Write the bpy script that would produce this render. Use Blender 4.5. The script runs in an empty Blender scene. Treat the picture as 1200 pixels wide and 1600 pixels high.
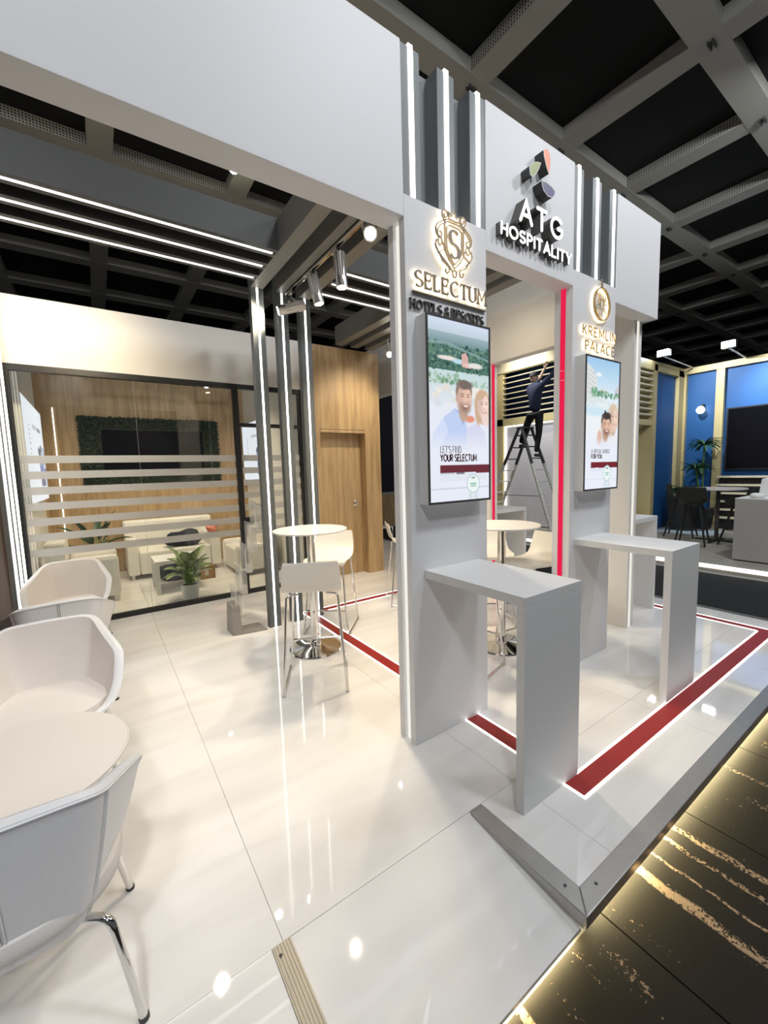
import bpy, bmesh, math, random
import numpy as np
from mathutils import Vector, Matrix, Euler
random.seed(7)
np.random.seed(7)
PI = math.pi
SC = bpy.context.scene
COL = SC.collection

# ---------------------------------------------------------------- camera, world, light, exposure
cam_d = bpy.data.cameras.new('camera')
cam_d.sensor_fit = 'VERTICAL'
cam_d.sensor_height = 36.0
cam_d.lens = 644.2107 / 1600 * 36.0
cam_d.clip_start = 0.02
cam_d.clip_end = 200
cam = bpy.data.objects.new('camera', cam_d)
COL.objects.link(cam)
_p, _r, _y = -0.100891932, -0.0291722237, 0.603156772
_f = Vector((math.sin(_y) * math.cos(_p), math.cos(_y) * math.cos(_p), math.sin(_p)))
_rt = Vector((math.cos(_y), -math.sin(_y), 0))
_up = _rt.cross(_f)
_r2 = math.cos(_r) * _rt + math.sin(_r) * _up
_u2 = -math.sin(_r) * _rt + math.cos(_r) * _up
cam.matrix_world = Matrix(((_r2.x, _u2.x, -_f.x, 0), (_r2.y, _u2.y, -_f.y, 0), (_r2.z, _u2.z, -_f.z, 1.6), (0, 0, 0, 1)))
SC.camera = cam

SC.view_settings.view_transform = 'Standard'
SC.view_settings.look = 'None'
SC.view_settings.exposure = -0.06
SC.view_settings.gamma = 1.0
SC.view_settings.use_curve_mapping = False

w = bpy.data.worlds.new('hall_world')
SC.world = w
w.use_nodes = True
w.node_tree.nodes['Background'].inputs[0].default_value = (0.80, 0.82, 0.88, 1)
w.node_tree.nodes['Background'].inputs[1].default_value = 0.10

WARM = (1.0, 0.83, 0.60)
SOFT = (1.0, 0.93, 0.82)
COOL = (0.93, 0.96, 1.0)


def aim(o, target):
    o.rotation_euler = (Vector(target) - o.location).to_track_quat('-Z', 'Y').to_euler()


def area(name, loc, target, watts, size, color=(1, 1, 1), spread=None):
    d = bpy.data.lights.new(name, 'AREA')
    d.energy = watts
    d.size = size
    d.color = color
    if spread:
        d.spread = math.radians(spread)
    o = bpy.data.objects.new(name, d)
    COL.objects.link(o)
    o.location = loc
    aim(o, target)
    return o


def spot(name, loc, target, watts, angle=60, color=WARM, blend=0.6, radius=0.04):
    d = bpy.data.lights.new(name, 'SPOT')
    d.energy = watts
    d.spot_size = math.radians(angle)
    d.spot_blend = blend
    d.shadow_soft_size = radius
    d.color = color
    o = bpy.data.objects.new(name, d)
    COL.objects.link(o)
    o.location = loc
    aim(o, target)
    return o


# hall lamps over the aisle in front of the stand
area('hall_area_light', (-1.3, -1.9, 5.6), (-0.1, 1.6, 2.0), 98, 0.5, COOL)
area('hall_area_light', (2.2, -0.7, 5.7), (2.0, 1.4, 1.0), 78, 0.5, COOL)
area('hall_area_light', (4.8, -0.6, 5.7), (3.8, 1.4, 1.0), 62, 0.5, COOL)
# lamps lighting the lounge corner on the left
spot('lounge_spot_light', (-0.25, 2.0, 3.6), (-0.4, 2.2, 0.3), 95, 110, SOFT, 1.0, 0.1)
spot('lounge_spot_light', (-0.1, 4.2, 3.35), (-0.3, 5.4, 2.6), 110, 120, WARM, 1.0, 0.06)
spot('lounge_spot_light', (0.6, 3.9, 3.35), (0.7, 4.3, 0.0), 90, 110, SOFT, 1.0, 0.06)
spot('chair_fill_light', (-0.9, -3.0, 4.6), (-0.3, 1.25, 0.5), 260, 28, COOL, 0.9, 0.1)  # unseen spot added to brighten the back of the nearest armchair
# unseen spots added to light the inside of the stand
spot('stand_fill_light', (2.6, 3.0, 3.3), (2.4, 3.2, 0.0), 170, 120, WARM, 1.0, 0.06)
spot('stand_fill_light', (3.3, 4.4, 3.3), (3.1, 5.6, 1.4), 110, 100, WARM, 1.0, 0.06)
spot('stand_fill_light', (3.0, 2.6, 3.3), (4.1, 3.2, 2.4), 34, 100, WARM, 1.0, 0.06)
# meeting room
spot('room_spot_light', (0.6, 5.85, 3.3), (0.7, 7.5, 0.2), 120, 120, WARM, 1.0, 0.06)  # added fill near the glass, brightens the fronts of the furniture
spot('room_spot_light', (0.2, 6.6, 3.3), (0.3, 7.4, 0.0), 130, 115, WARM, 1.0, 0.06)
spot('room_spot_light', (1.6, 6.6, 3.3), (1.4, 7.3, 0.2), 130, 115, WARM, 1.0, 0.06)
# neighbouring blue stand
spot('blue_spot_light', (10.4, 4.0, 4.0), (12.2, 3.0, 2.6), 420, 110, COOL, 0.8, 0.08)
spot('blue_spot_light', (10.9, 2.6, 3.9), (12.2, 2.2, 2.8), 300, 100, COOL, 0.8, 0.08)
area('hall_area_light', (6.4, 0.6, 5.7), (9.2, 2.2, 0.3), 120, 0.5, COOL)  # unseen light added to brighten the aisle side of the block counter
spot('blue_spot_light', (10.0, 3.0, 5.2), (10.2, 3.0, 0.0), 150, 90, COOL, 0.9, 0.08)  # unseen spot added to lift the blue stand's floor
spot('blue_spot_light', (7.6, 6.2, 4.6), (8.9, 6.2, 1.6), 330, 75, COOL, 0.8, 0.08)  # unseen spot added from the aisle to brighten the grey panel and ladder
spot('blue_spot_light', (8.6, 6.8, 4.9), (9.4, 6.9, 3.2), 230, 110, SOFT, 0.8, 0.08)


# ---------------------------------------------------------------- materials
def _nodes(name):
    m = bpy.data.materials.new(name)
    m.use_nodes = True
    nt = m.node_tree
    return m, nt, nt.nodes, nt.links, nt.nodes['Principled BSDF']


def mat(name, color, rough=0.5, metal=0.0, var=0.0, scale=40.0, bump=0.0, spec=0.5, coat=0.0):
    m, nt, N, L, b = _nodes(name)
    b.inputs['Base Color'].default_value = (*color, 1)
    b.inputs['Roughness'].default_value = rough
    b.inputs['Metallic'].default_value = metal
    b.inputs['Specular IOR Level'].default_value = spec
    b.inputs['Coat Weight'].default_value = coat
    if var or bump:
        tc = N.new('ShaderNodeTexCoord')
        nz = N.new('ShaderNodeTexNoise')
        nz.inputs['Scale'].default_value = scale
        nz.inputs['Detail'].default_value = 4
        L.new(tc.outputs['Object'], nz.inputs['Vector'])
        if var:
            mx = N.new('ShaderNodeMix')
            mx.data_type = 'RGBA'
            mx.inputs[6].default_value = (*[max(0, c * (1 - var)) for c in color], 1)
            mx.inputs[7].default_value = (*[min(1, c * (1 + var)) for c in color], 1)
            L.new(nz.outputs['Fac'], mx.inputs[0])
            L.new(mx.outputs[2], b.inputs['Base Color'])
        if bump:
            bp = N.new('ShaderNodeBump')
            bp.inputs['Strength'].default_value = bump
            bp.inputs['Distance'].default_value = 0.01
            L.new(nz.outputs['Fac'], bp.inputs['Height'])
            L.new(bp.outputs['Normal'], b.inputs['Normal'])
    return m


def emit(name, color, strength):
    m = bpy.data.materials.new(name)
    m.use_nodes = True
    nt = m.node_tree
    nt.nodes.clear()
    e = nt.nodes.new('ShaderNodeEmission')
    e.inputs[0].default_value = (*color, 1)
    e.inputs[1].default_value = strength
    o = nt.nodes.new('ShaderNodeOutputMaterial')
    nt.links.new(e.outputs[0], o.inputs[0])
    return m


def wood(name, c1, c2, axis='Z', scale=1.0, rough=0.5):
    m, nt, N, L, b = _nodes(name)
    tc = N.new('ShaderNodeTexCoord')
    mp = N.new('ShaderNodeMapping')
    s = {'Z': (9, 9, 0.7), 'X': (0.7, 9, 9), 'Y': (9, 0.7, 9)}[axis]
    mp.inputs['Scale'].default_value = tuple(v * scale for v in s)
    L.new(tc.outputs['Object'], mp.inputs['Vector'])
    nz = N.new('ShaderNodeTexNoise')
    nz.inputs['Scale'].default_value = 1.6
    nz.inputs['Detail'].default_value = 8
    nz.inputs['Roughness'].default_value = 0.62
    nz.inputs['Distortion'].default_value = 0.5
    L.new(mp.outputs[0], nz.inputs['Vector'])
    cr = N.new('ShaderNodeValToRGB')
    cr.color_ramp.elements[0].position = 0.32
    cr.color_ramp.elements[0].color = (*c2, 1)
    cr.color_ramp.elements[1].position = 0.62
    cr.color_ramp.elements[1].color = (*c1, 1)
    L.new(nz.outputs['Fac'], cr.inputs[0])
    L.new(cr.outputs[0], b.inputs['Base Color'])
    b.inputs['Roughness'].default_value = rough
    return m


def tile_mat():
    m, nt, N, L, b = _nodes('polished_tile')
    tc = N.new('ShaderNodeTexCoord')
    mp = N.new('ShaderNodeMapping')
    mp.inputs['Scale'].default_value = (0.45, 2.6, 1)
    mp.inputs['Rotation'].default_value = (0, 0, 0.12)
    L.new(tc.outputs['Object'], mp.inputs['Vector'])
    nz = N.new('ShaderNodeTexNoise')
    nz.inputs['Scale'].default_value = 1.5
    nz.inputs['Detail'].default_value = 6
    nz.inputs['Distortion'].default_value = 0.6
    L.new(mp.outputs[0], nz.inputs['Vector'])
    cr = N.new('ShaderNodeValToRGB')
    cr.color_ramp.elements[0].position = 0.32
    cr.color_ramp.elements[0].color = (0.74, 0.725, 0.695, 1)
    cr.color_ramp.elements[1].position = 0.6
    cr.color_ramp.elements[1].color = (0.84, 0.825, 0.80, 1)
    L.new(nz.outputs['Fac'], cr.inputs[0])
    L.new(cr.outputs[0], b.inputs['Base Color'])
    b.inputs['Roughness'].default_value = 0.035
    b.inputs['Specular IOR Level'].default_value = 0.5
    return m


def hall_floor_mat():
    m, nt, N, L, b = _nodes('worn_hall_floor')
    tc = N.new('ShaderNodeTexCoord')
    sx = N.new('ShaderNodeSeparateXYZ')
    L.new(tc.outputs['Object'], sx.inputs[0])

    def math_(op, a, bb=None, c=None):
        n = N.new('ShaderNodeMath')
        n.operation = op
        for i, v in enumerate((a, bb, c)):
            if v is None:
                continue
            if isinstance(v, (int, float)):
                n.inputs[i].default_value = v
            else:
                L.new(v, n.inputs[i])
        return n.outputs[0]
    wob = N.new('ShaderNodeTexNoise')
    wob.inputs['Scale'].default_value = 9
    wob.inputs['Detail'].default_value = 6
    L.new(tc.outputs['Object'], wob.inputs['Vector'])
    x = math_('ADD', sx.outputs['X'], math_('MULTIPLY', math_('SUBTRACT', wob.outputs['Fac'], 0.5), 0.05))
    grit = N.new('ShaderNodeTexNoise')
    grit.inputs['Scale'].default_value = 70
    grit.inputs['Detail'].default_value = 8
    grit.inputs['Roughness'].default_value = 0.7
    L.new(tc.outputs['Object'], grit.inputs['Vector'])
    mpL = N.new('ShaderNodeMapping')
    mpL.inputs['Scale'].default_value = (6, 1.6, 1)
    L.new(tc.outputs['Object'], mpL.inputs['Vector'])
    big = N.new('ShaderNodeTexNoise')
    big.inputs['Scale'].default_value = 1.6
    big.inputs['Detail'].default_value = 5
    L.new(mpL.outputs[0], big.inputs['Vector'])
    acc = None
    for cx, hw in ((1.735, 0.026), (1.985, 0.014), (2.085, 0.020), (1.86, 0.008), (0.95, 0.02), (2.75, 0.012)):
        d = math_('ABSOLUTE', math_('SUBTRACT', x, cx))
        v = math_('SUBTRACT', 1.0, math_('DIVIDE', d, hw))
        v = math_('MAXIMUM', v, 0.0)
        acc = v if acc is None else math_('MAXIMUM', acc, v)
    streak = math_('MULTIPLY', math_('MINIMUM', math_('MULTIPLY', acc, 3.0), 1.0), math_('GREATER_THAN', math_('ADD', grit.outputs['Fac'], math_('MULTIPLY', big.outputs['Fac'], 0.75)), 0.88))
    patch = math_('GREATER_THAN', math_('ADD', math_('MULTIPLY', grit.outputs['Fac'], 0.7), math_('MULTIPLY', big.outputs['Fac'], 0.7)), 0.86)
    fac = math_('MINIMUM', math_('ADD', streak, math_('MULTIPLY', patch, 0.8)), 1.0)
    mx = N.new('ShaderNodeMix')
    mx.data_type = 'RGBA'
    mx.inputs[6].default_value = (0.014, 0.011, 0.007, 1)
    mx.inputs[7].default_value = (0.33, 0.23, 0.14, 1)
    L.new(fac, mx.inputs[0])
    L.new(mx.outputs[2], b.inputs['Base Color'])
    b.inputs['Roughness'].default_value = 0.55
    b.inputs['Specular IOR Level'].default_value = 0.12
    bp = N.new('ShaderNodeBump')
    bp.inputs['Strength'].default_value = 0.15
    L.new(grit.outputs['Fac'], bp.inputs['Height'])
    L.new(bp.outputs['Normal'], b.inputs['Normal'])
    return m


def glass_mat(name, tint=(0.96, 0.98, 0.97), refl=1.0):
    m = bpy.data.materials.new(name)
    m.use_nodes = True
    nt = m.node_tree
    N, L = nt.nodes, nt.links
    N.clear()
    t = N.new('ShaderNodeBsdfTransparent')
    t.inputs[0].default_value = (*tint, 1)
    g = N.new('ShaderNodeBsdfGlossy')
    g.inputs['Roughness'].default_value = 0.01
    fr = N.new('ShaderNodeFresnel')
    fr.inputs[0].default_value = 1.45
    mu = N.new('ShaderNodeMath')
    mu.operation = 'MULTIPLY'
    mu.inputs[1].default_value = refl
    L.new(fr.outputs[0], mu.inputs[0])
    mx = N.new('ShaderNodeMixShader')
    L.new(mu.outputs[0], mx.inputs[0])
    L.new(t.outputs[0], mx.inputs[1])
    L.new(g.outputs[0], mx.inputs[2])
    o = N.new('ShaderNodeOutputMaterial')
    L.new(mx.outputs[0], o.inputs[0])
    return m


def frost_mat(name='frosted_film', cover=0.82, col=(0.78, 0.77, 0.74)):
    m = bpy.data.materials.new(name)
    m.use_nodes = True
    nt = m.node_tree
    N, L = nt.nodes, nt.links
    N.clear()
    t = N.new('ShaderNodeBsdfTransparent')
    d = N.new('ShaderNodeBsdfDiffuse')
    d.inputs[0].default_value = (*col, 1)
    tr = N.new('ShaderNodeBsdfTranslucent')
    tr.inputs[0].default_value = (0.7, 0.69, 0.66, 1)
    a = N.new('ShaderNodeMixShader')
    a.inputs[0].default_value = 0.45
    L.new(d.outputs[0], a.inputs[1])
    L.new(tr.outputs[0], a.inputs[2])
    mx = N.new('ShaderNodeMixShader')
    mx.inputs[0].default_value = cover
    L.new(t.outputs[0], mx.inputs[1])
    L.new(a.outputs[0], mx.inputs[2])
    o = N.new('ShaderNodeOutputMaterial')
    L.new(mx.outputs[0], o.inputs[0])
    return m


def attr_mat(name, emission=None, rough=0.5):
    m, nt, N, L, b = _nodes(name)
    a = N.new('ShaderNodeAttribute')
    a.attribute_name = 'Col'
    L.new(a.outputs['Color'], b.inputs['Base Color'])
    b.inputs['Roughness'].default_value = rough
    if emission:
        b.inputs['Base Color'].default_value = (0.02, 0.02, 0.02, 1)
        nt.links.remove(b.inputs['Base Color'].links[0])
        L.new(a.outputs['Color'], b.inputs['Emission Color'])
        b.inputs['Emission Strength'].default_value = emission
        b.inputs['Roughness'].default_value = 0.25
    return m


def beam_mat():
    m, nt, N, L, b = _nodes('hall_beam_grey')
    tc = N.new('ShaderNodeTexCoord')
    vo = N.new('ShaderNodeTexVoronoi')
    vo.inputs['Scale'].default_value = 30
    vo.inputs['Randomness'].default_value = 0.0
    L.new(tc.outputs['Object'], vo.inputs['Vector'])
    lt = N.new('ShaderNodeMath')
    lt.operation = 'LESS_THAN'
    lt.inputs[1].default_value = 0.33
    L.new(vo.outputs['Distance'], lt.inputs[0])
    ge = N.new('ShaderNodeNewGeometry')
    sx = N.new('ShaderNodeSeparateXYZ')
    L.new(ge.outputs['Normal'], sx.inputs[0])
    ab = N.new('ShaderNodeMath')
    ab.operation = 'ABSOLUTE'
    L.new(sx.outputs['Z'], ab.inputs[0])
    l2 = N.new('ShaderNodeMath')
    l2.operation = 'LESS_THAN'
    l2.inputs[1].default_value = 0.5
    L.new(ab.outputs[0], l2.inputs[0])
    mu = N.new('ShaderNodeMath')
    mu.operation = 'MULTIPLY'
    L.new(lt.outputs[0], mu.inputs[0])
    L.new(l2.outputs[0], mu.inputs[1])
    mx = N.new('ShaderNodeMix')
    mx.data_type = 'RGBA'
    mx.inputs[6].default_value = (0.40, 0.39, 0.345, 1)
    mx.inputs[7].default_value = (0.04, 0.035, 0.03, 1)
    L.new(mu.outputs[0], mx.inputs[0])
    L.new(mx.outputs[2], b.inputs['Base Color'])
    b.inputs['Roughness'].default_value = 0.6
    return m


M = dict(
    wall=mat('wall_white', (0.80, 0.795, 0.80), 0.55, var=0.02, scale=160, bump=0.03),
    cream=mat('wall_cream', (0.84, 0.82, 0.77), 0.6, var=0.02, scale=120),
    counter=mat('counter_white', (0.78, 0.78, 0.77), 0.42, var=0.02, scale=160),
    fin=mat('fin_grey', (0.20, 0.215, 0.22), 0.42, var=0.05, scale=30),
    post=mat('post_grey', (0.105, 0.118, 0.122), 0.42, var=0.05, scale=30),
    beam=mat('booth_beam_grey', (0.17, 0.165, 0.15), 0.45),
    strip=mat('dark_light_beam', (0.05, 0.052, 0.052), 0.5),
    led=emit('led_white', (1.0, 0.99, 0.95), 5.0),
    led_pillar=emit('led_pillar_line', (1.0, 0.965, 0.88), 0.95),
    led_soft=emit('led_line_soft', (1.0, 0.97, 0.90), 2.2),
    led_edge=emit('led_warm_edge', (1.0, 0.86, 0.50), 95.0),
    led_floor=emit('led_floor_line', (1.0, 0.98, 0.93), 4.5),
    halo=emit('halo_warm', (1.0, 0.80, 0.48), 20.0),
    face=emit('letter_face_lit', (1.0, 0.98, 0.95), 2.2),
    redlight=emit('red_light_panel', (1.0, 0.02, 0.09), 0.85),
    tile=tile_mat(),
    grout=mat('grout_dark', (0.22, 0.21, 0.20), 0.8),
    red=mat('red_inlay', (0.33, 0.018, 0.016), 0.4, var=0.15, scale=14),
    hallfloor=hall_floor_mat(),
    carpet=mat('black_carpet', (0.012, 0.013, 0.015), 0.95, var=0.3, scale=200, bump=0.2),
    aisle=mat('grey_aisle', (0.13, 0.13, 0.12), 0.55, var=0.35, scale=5),
    alu=mat('brushed_aluminium', (0.50, 0.49, 0.47), 0.38, 0.85, var=0.08, scale=30),
    alu_beige=mat('ribbed_profile', (0.50, 0.45, 0.36), 0.5, 0.2),
    chrome=mat('chrome', (0.80, 0.79, 0.77), 0.08, 1.0),
    stand_grey=mat('stand_grey', (0.30, 0.29, 0.27), 0.4, 0.3, var=0.06, scale=20),
    steel=mat('satin_steel', (0.58, 0.57, 0.56), 0.3, 0.9),
    black=mat('black_frame', (0.012, 0.013, 0.013), 0.4),
    screen_black=mat('tv_black', (0.004, 0.004, 0.006), 0.15, spec=0.15),
    dark=mat('dark_grey', (0.05, 0.05, 0.05), 0.6),
    letter_side=mat('letter_side_grey', (0.085, 0.08, 0.075), 0.5),
    bronze=mat('letter_bronze', (0.27, 0.225, 0.18), 0.45, 0.2),
    gold_letter=mat('letter_gold', (0.52, 0.37, 0.16), 0.35, 0.7),
    orange=mat('leaf_orange', (0.95, 0.26, 0.10), 0.4),
    olive=mat('leaf_olive', (0.27, 0.30, 0.06), 0.4),
    violet=mat('leaf_violet', (0.10, 0.08, 0.20), 0.4),
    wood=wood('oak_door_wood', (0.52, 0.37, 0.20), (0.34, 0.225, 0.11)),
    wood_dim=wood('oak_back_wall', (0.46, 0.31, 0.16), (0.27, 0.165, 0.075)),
    brown=wood('dark_brown_wall', (0.075, 0.032, 0.018), (0.035, 0.015, 0.009)),
    glass=glass_mat('clear_glass'),
    acrylic=frost_mat('clear_acrylic', 0.30, (0.92, 0.92, 0.90)),
    frost=frost_mat(),
    fabric=mat('light_fabric', (0.76, 0.715, 0.675), 0.85, var=0.06, scale=350, bump=0.12),
    fabric_out=mat('grey_white_leather', (0.80, 0.80, 0.81), 0.5, var=0.05, scale=200, bump=0.06),
    plastic=mat('white_shell_plastic', (0.80, 0.78, 0.72), 0.3),
    tabletop=mat('white_tabletop', (0.83, 0.81, 0.77), 0.25),
    leather=mat('white_leather', (0.80, 0.77, 0.70), 0.45, bump=0.03, scale=90),
    pot=mat('white_pot', (0.90, 0.93, 0.91), 0.35),
    soil=mat('soil', (0.035, 0.025, 0.015), 0.95, bump=0.5, scale=60),
    stem=mat('leaf_stem', (0.11, 0.22, 0.035), 0.5),
    leaf=attr_mat('leaf_colour', None, 0.4),
    moss=attr_mat('moss_colour', None, 0.7),
    picture=attr_mat('screen_picture', 1.0),
    print_grey=mat('print_grey', (0.18, 0.17, 0.18), 0.5),
    print_dark=mat('print_dark_red', (0.10, 0.02, 0.03), 0.5),
    navy=mat('navy_fabric', (0.012, 0.016, 0.028), 0.85, bump=0.3, scale=40),
    cardboard=mat('cardboard', (0.36, 0.22, 0.10), 0.8, var=0.1, scale=20),
    tape=mat('packing_tape', (0.62, 0.55, 0.42), 0.35),
    plasticbag=mat('red_white_bag', (0.75, 0.22, 0.16), 0.4, var=0.5, scale=18),
    white=mat('plain_white', (0.82, 0.82, 0.80), 0.5),
    blue=mat('blue_wall', (0.006, 0.085, 0.27), 0.6, var=0.06, scale=12),
    navywall=mat('navy_wall', (0.008, 0.028, 0.11), 0.6),
    gold=mat('gold_trim', (0.52, 0.44, 0.22), 0.5, var=0.05, scale=8),
    slat=mat('pale_gold_slat', (0.62, 0.57, 0.40), 0.5),
    stone=mat('speckled_stone', (0.40, 0.385, 0.36), 0.5, var=0.35, scale=90),
    hallwall=mat('hall_wall_dark', (0.018, 0.02, 0.03), 0.8),
    hallbeam=beam_mat(),
    deck=mat('hall_deck_black', (0.002, 0.002, 0.002), 0.9),
    panel_grey=mat('lit_grey_panel', (0.60, 0.58, 0.60), 0.35, var=0.1, scale=2),
    bulb=emit('lamp_bulb', (1.0, 0.92, 0.75), 60.0),
    bulb_cool=emit('lamp_bulb_cool', (0.9, 0.96, 1.0), 45.0),
    globe=emit('lamp_globe', (1.0, 0.90, 0.72), 5.0),
    skin=mat('skin', (0.42, 0.26, 0.18), 0.5),
    hair=mat('short_dark_hair', (0.012, 0.010, 0.009), 0.8, bump=0.4, scale=90),
    shirt=mat('navy_sweater', (0.006, 0.010, 0.034), 0.85, bump=0.1, scale=60),
    trousers=mat('black_trousers', (0.006, 0.006, 0.008), 0.85),
    shoe=mat('dark_shoe', (0.02, 0.022, 0.03), 0.6),
    ladder=mat('worn_ladder_aluminium', (0.72, 0.70, 0.62), 0.5, 0.1, var=0.5, scale=22),
    floorwood=mat('wood_look_floor', (0.34, 0.32, 0.28), 0.5, var=0.3, scale=4),
    paleblue=mat('pale_blue_mat', (0.55, 0.68, 0.76), 0.6),
    darkplastic=mat('dark_chair_shell', (0.022, 0.021, 0.020), 0.4),
    planter=mat('dark_planter', (0.02, 0.025, 0.03), 0.5),
)


# ---------------------------------------------------------------- mesh helpers
class MB:
    def __init__(s):
        s.v, s.f, s.c = [], [], []

    def add(s, vs, fs):
        b = len(s.v)
        s.v += [tuple(v) for v in vs]
        s.f += [tuple(i + b for i in f) for f in fs]
        return s

    def box(s, x0, y0, z0, x1, y1, z1):
        x0, x1 = min(x0, x1), max(x0, x1)
        y0, y1 = min(y0, y1), max(y0, y1)
        z0, z1 = min(z0, z1), max(z0, z1)
        return s.add([(x0, y0, z0), (x1, y0, z0), (x1, y1, z0), (x0, y1, z0), (x0, y0, z1), (x1, y0, z1), (x1, y1, z1), (x0, y1, z1)],
                     [(0, 3, 2, 1), (4, 5, 6, 7), (0, 1, 5, 4), (1, 2, 6, 5), (2, 3, 7, 6), (3, 0, 4, 7)])

    def tube(s, pts, r, seg=10, cap=True):
        pts = [Vector(p) for p in pts]
        rs = r if isinstance(r, (list, tuple)) else [r] * len(pts)
        rings = []
        n = None
        for i, p in enumerate(pts):
            t = (pts[min(i + 1, len(pts) - 1)] - pts[max(i - 1, 0)]).normalized()
            if n is None:
                a = Vector((0, 0, 1)) if abs(t.z) < 0.9 else Vector((1, 0, 0))
                n = t.cross(a).normalized()
            else:
                n = (n - t * n.dot(t))
                n = n.normalized() if n.length > 1e-6 else t.orthogonal().normalized()
            bn = t.cross(n)
            rings.append([p + (n * math.cos(2 * PI * k / seg) + bn * math.sin(2 * PI * k / seg)) * rs[i] for k in range(seg)])
        vs = [v for rg in rings for v in rg]
        fs = []
        for i in range(len(pts) - 1):
            for k in range(seg):
                a, b2 = i * seg + k, i * seg + (k + 1) % seg
                fs.append((a, b2, b2 + seg, a + seg))
        if cap:
            fs.append(tuple(reversed(range(seg))))
            fs.append(tuple(range((len(pts) - 1) * seg, len(pts) * seg)))
        return s.add(vs, fs)

    def lathe(s, prof, c=(0, 0, 0), seg=32):
        vs, fs = [], []
        for r, z in prof:
            for k in range(seg):
                a = 2 * PI * k / seg
                vs.append((c[0] + r * math.cos(a), c[1] + r * math.sin(a), c[2] + z))
        for i in range(len(prof) - 1):
            for k in range(seg):
                a, b2 = i * seg + k, i * seg + (k + 1) % seg
                fs.append((a, b2, b2 + seg, a + seg))
        fs.append(tuple(reversed(range(seg))))
        fs.append(tuple(range((len(prof) - 1) * seg, len(prof) * seg)))
        return s.add(vs, fs)

    def prism(s, poly, fn, d0, d1):
        """poly 2-D points; fn(u, v, d) -> xyz"""
        n = len(poly)
        vs = [fn(u, v, d0) for u, v in poly] + [fn(u, v, d1) for u, v in poly]
        fs = [tuple(range(n)), tuple(reversed(range(n, 2 * n)))]
        for i in range(n):
            j = (i + 1) % n
            fs.append((i, i + n, j + n, j))
        return s.add(vs, fs)

    def ribbon(s, pts, ws, fn, d0, d1, closed=False, rnd=False):
        pts = [Vector((p[0], p[1])) for p in pts]
        n = len(pts)
        if not isinstance(ws, (list, tuple)):
            ws = [ws] * n
        Lp, Rp = [], []
        for i in range(n):
            if closed:
                a, b2 = pts[i - 1], pts[(i + 1) % n]
            else:
                a, b2 = pts[max(i - 1, 0)], pts[min(i + 1, n - 1)]
            t1 = (pts[i] - a)
            t2 = (b2 - pts[i])
            if t1.length < 1e-9:
                t1 = t2
            if t2.length < 1e-9:
                t2 = t1
            t1 = t1.normalized()
            t2 = t2.normalized()
            t = t1 + t2
            t = t.normalized() if t.length > 1e-6 else t1
            nn = Vector((-t.y, t.x))
            cs = max(0.45, nn.dot(Vector((-t1.y, t1.x))))
            h = ws[i] / 2 / cs
            Lp.append(pts[i] + nn * h)
            Rp.append(pts[i] - nn * h)
        vs = [fn(p.x, p.y, d0) for p in Lp] + [fn(p.x, p.y, d0) for p in Rp] + [fn(p.x, p.y, d1) for p in Lp] + [fn(p.x, p.y, d1) for p in Rp]
        fs = []
        m = n if closed else n - 1
        for i in range(m):
            j = (i + 1) % n
            fs += [(i, i + n, j + n, j), (2 * n + i, 2 * n + j, 3 * n + j, 3 * n + i), (i, j, 2 * n + j, 2 * n + i), (n + i, 3 * n + i, 3 * n + j, n + j)]
        if not closed:
            fs += [(0, 2 * n, 3 * n, n), (n - 1, 2 * n - 1, 4 * n - 1, 3 * n - 1)]
        s.add(vs, fs)
        if rnd:
            for p, w_ in ((pts[0], ws[0]), (pts[-1], ws[-1])):
                s.prism([(p.x + w_ / 2 * math.cos(2 * PI * k / 12), p.y + w_ / 2 * math.sin(2 * PI * k / 12)) for k in range(12)], fn, d0, d1)
        return s


def obj(name, mb, m, parent=None, smooth=False, bevel=0.0, kind=None, label=None):
    me = bpy.data.meshes.new(name)
    me.from_pydata(mb.v, [], mb.f)
    bm = bmesh.new()
    bm.from_mesh(me)
    bmesh.ops.recalc_face_normals(bm, faces=bm.faces)
    bm.to_mesh(me)
    bm.free()
    if len(mb.c):
        at = me.color_attributes.new('Col', 'FLOAT_COLOR', 'POINT')
        at.data.foreach_set('color', np.array(mb.c, dtype=np.float32).ravel())
    me.materials.append(M[m] if isinstance(m, str) else m)
    o = bpy.data.objects.new(name, me)
    COL.objects.link(o)
    if parent:
        o.parent = parent
        if 'base' in parent:
            o.location = [-c for c in parent['base']]
    if smooth:
        for p in me.polygons:
            p.use_smooth = True
        try:
            me.set_sharp_from_angle(angle=math.radians(40))
        except Exception:
            pass
    if bevel:
        b = o.modifiers.new('bevel', 'BEVEL')
        b.width = bevel
        b.segments = 2
        b.limit_method = 'ANGLE'
    if kind:
        o['kind'] = kind
    if label:
        o['label'] = label
    return o


def sub(name, mb, m, parent, **k):
    """a sub-part of a part that was built in world coordinates"""
    o = obj(name, mb, m, None, **k)
    o.parent = parent
    return o


def thing(name, label, cat, base=(0, 0, 0), group=None, local=False, rot=0):
    """Empty at the base of a thing. local=False: its parts are given in world coordinates."""
    o = bpy.data.objects.new(name, None)
    COL.objects.link(o)
    o.location = base
    o.rotation_euler = (0, 0, rot)
    o.empty_display_size = 0.1
    o['label'] = label
    o['category'] = cat
    if group:
        o['group'] = group
    if not local:
        o['base'] = list(base)
    return o


def structure(name, base=(0, 0, 0)):
    o = bpy.data.objects.new(name, None)
    COL.objects.link(o)
    o.location = base
    o['kind'] = 'structure'
    o['base'] = list(base)
    return o


def tag(o, label, cat, group=None):
    o['label'] = label
    o['category'] = cat
    if group:
        o['group'] = group
    return o


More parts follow.
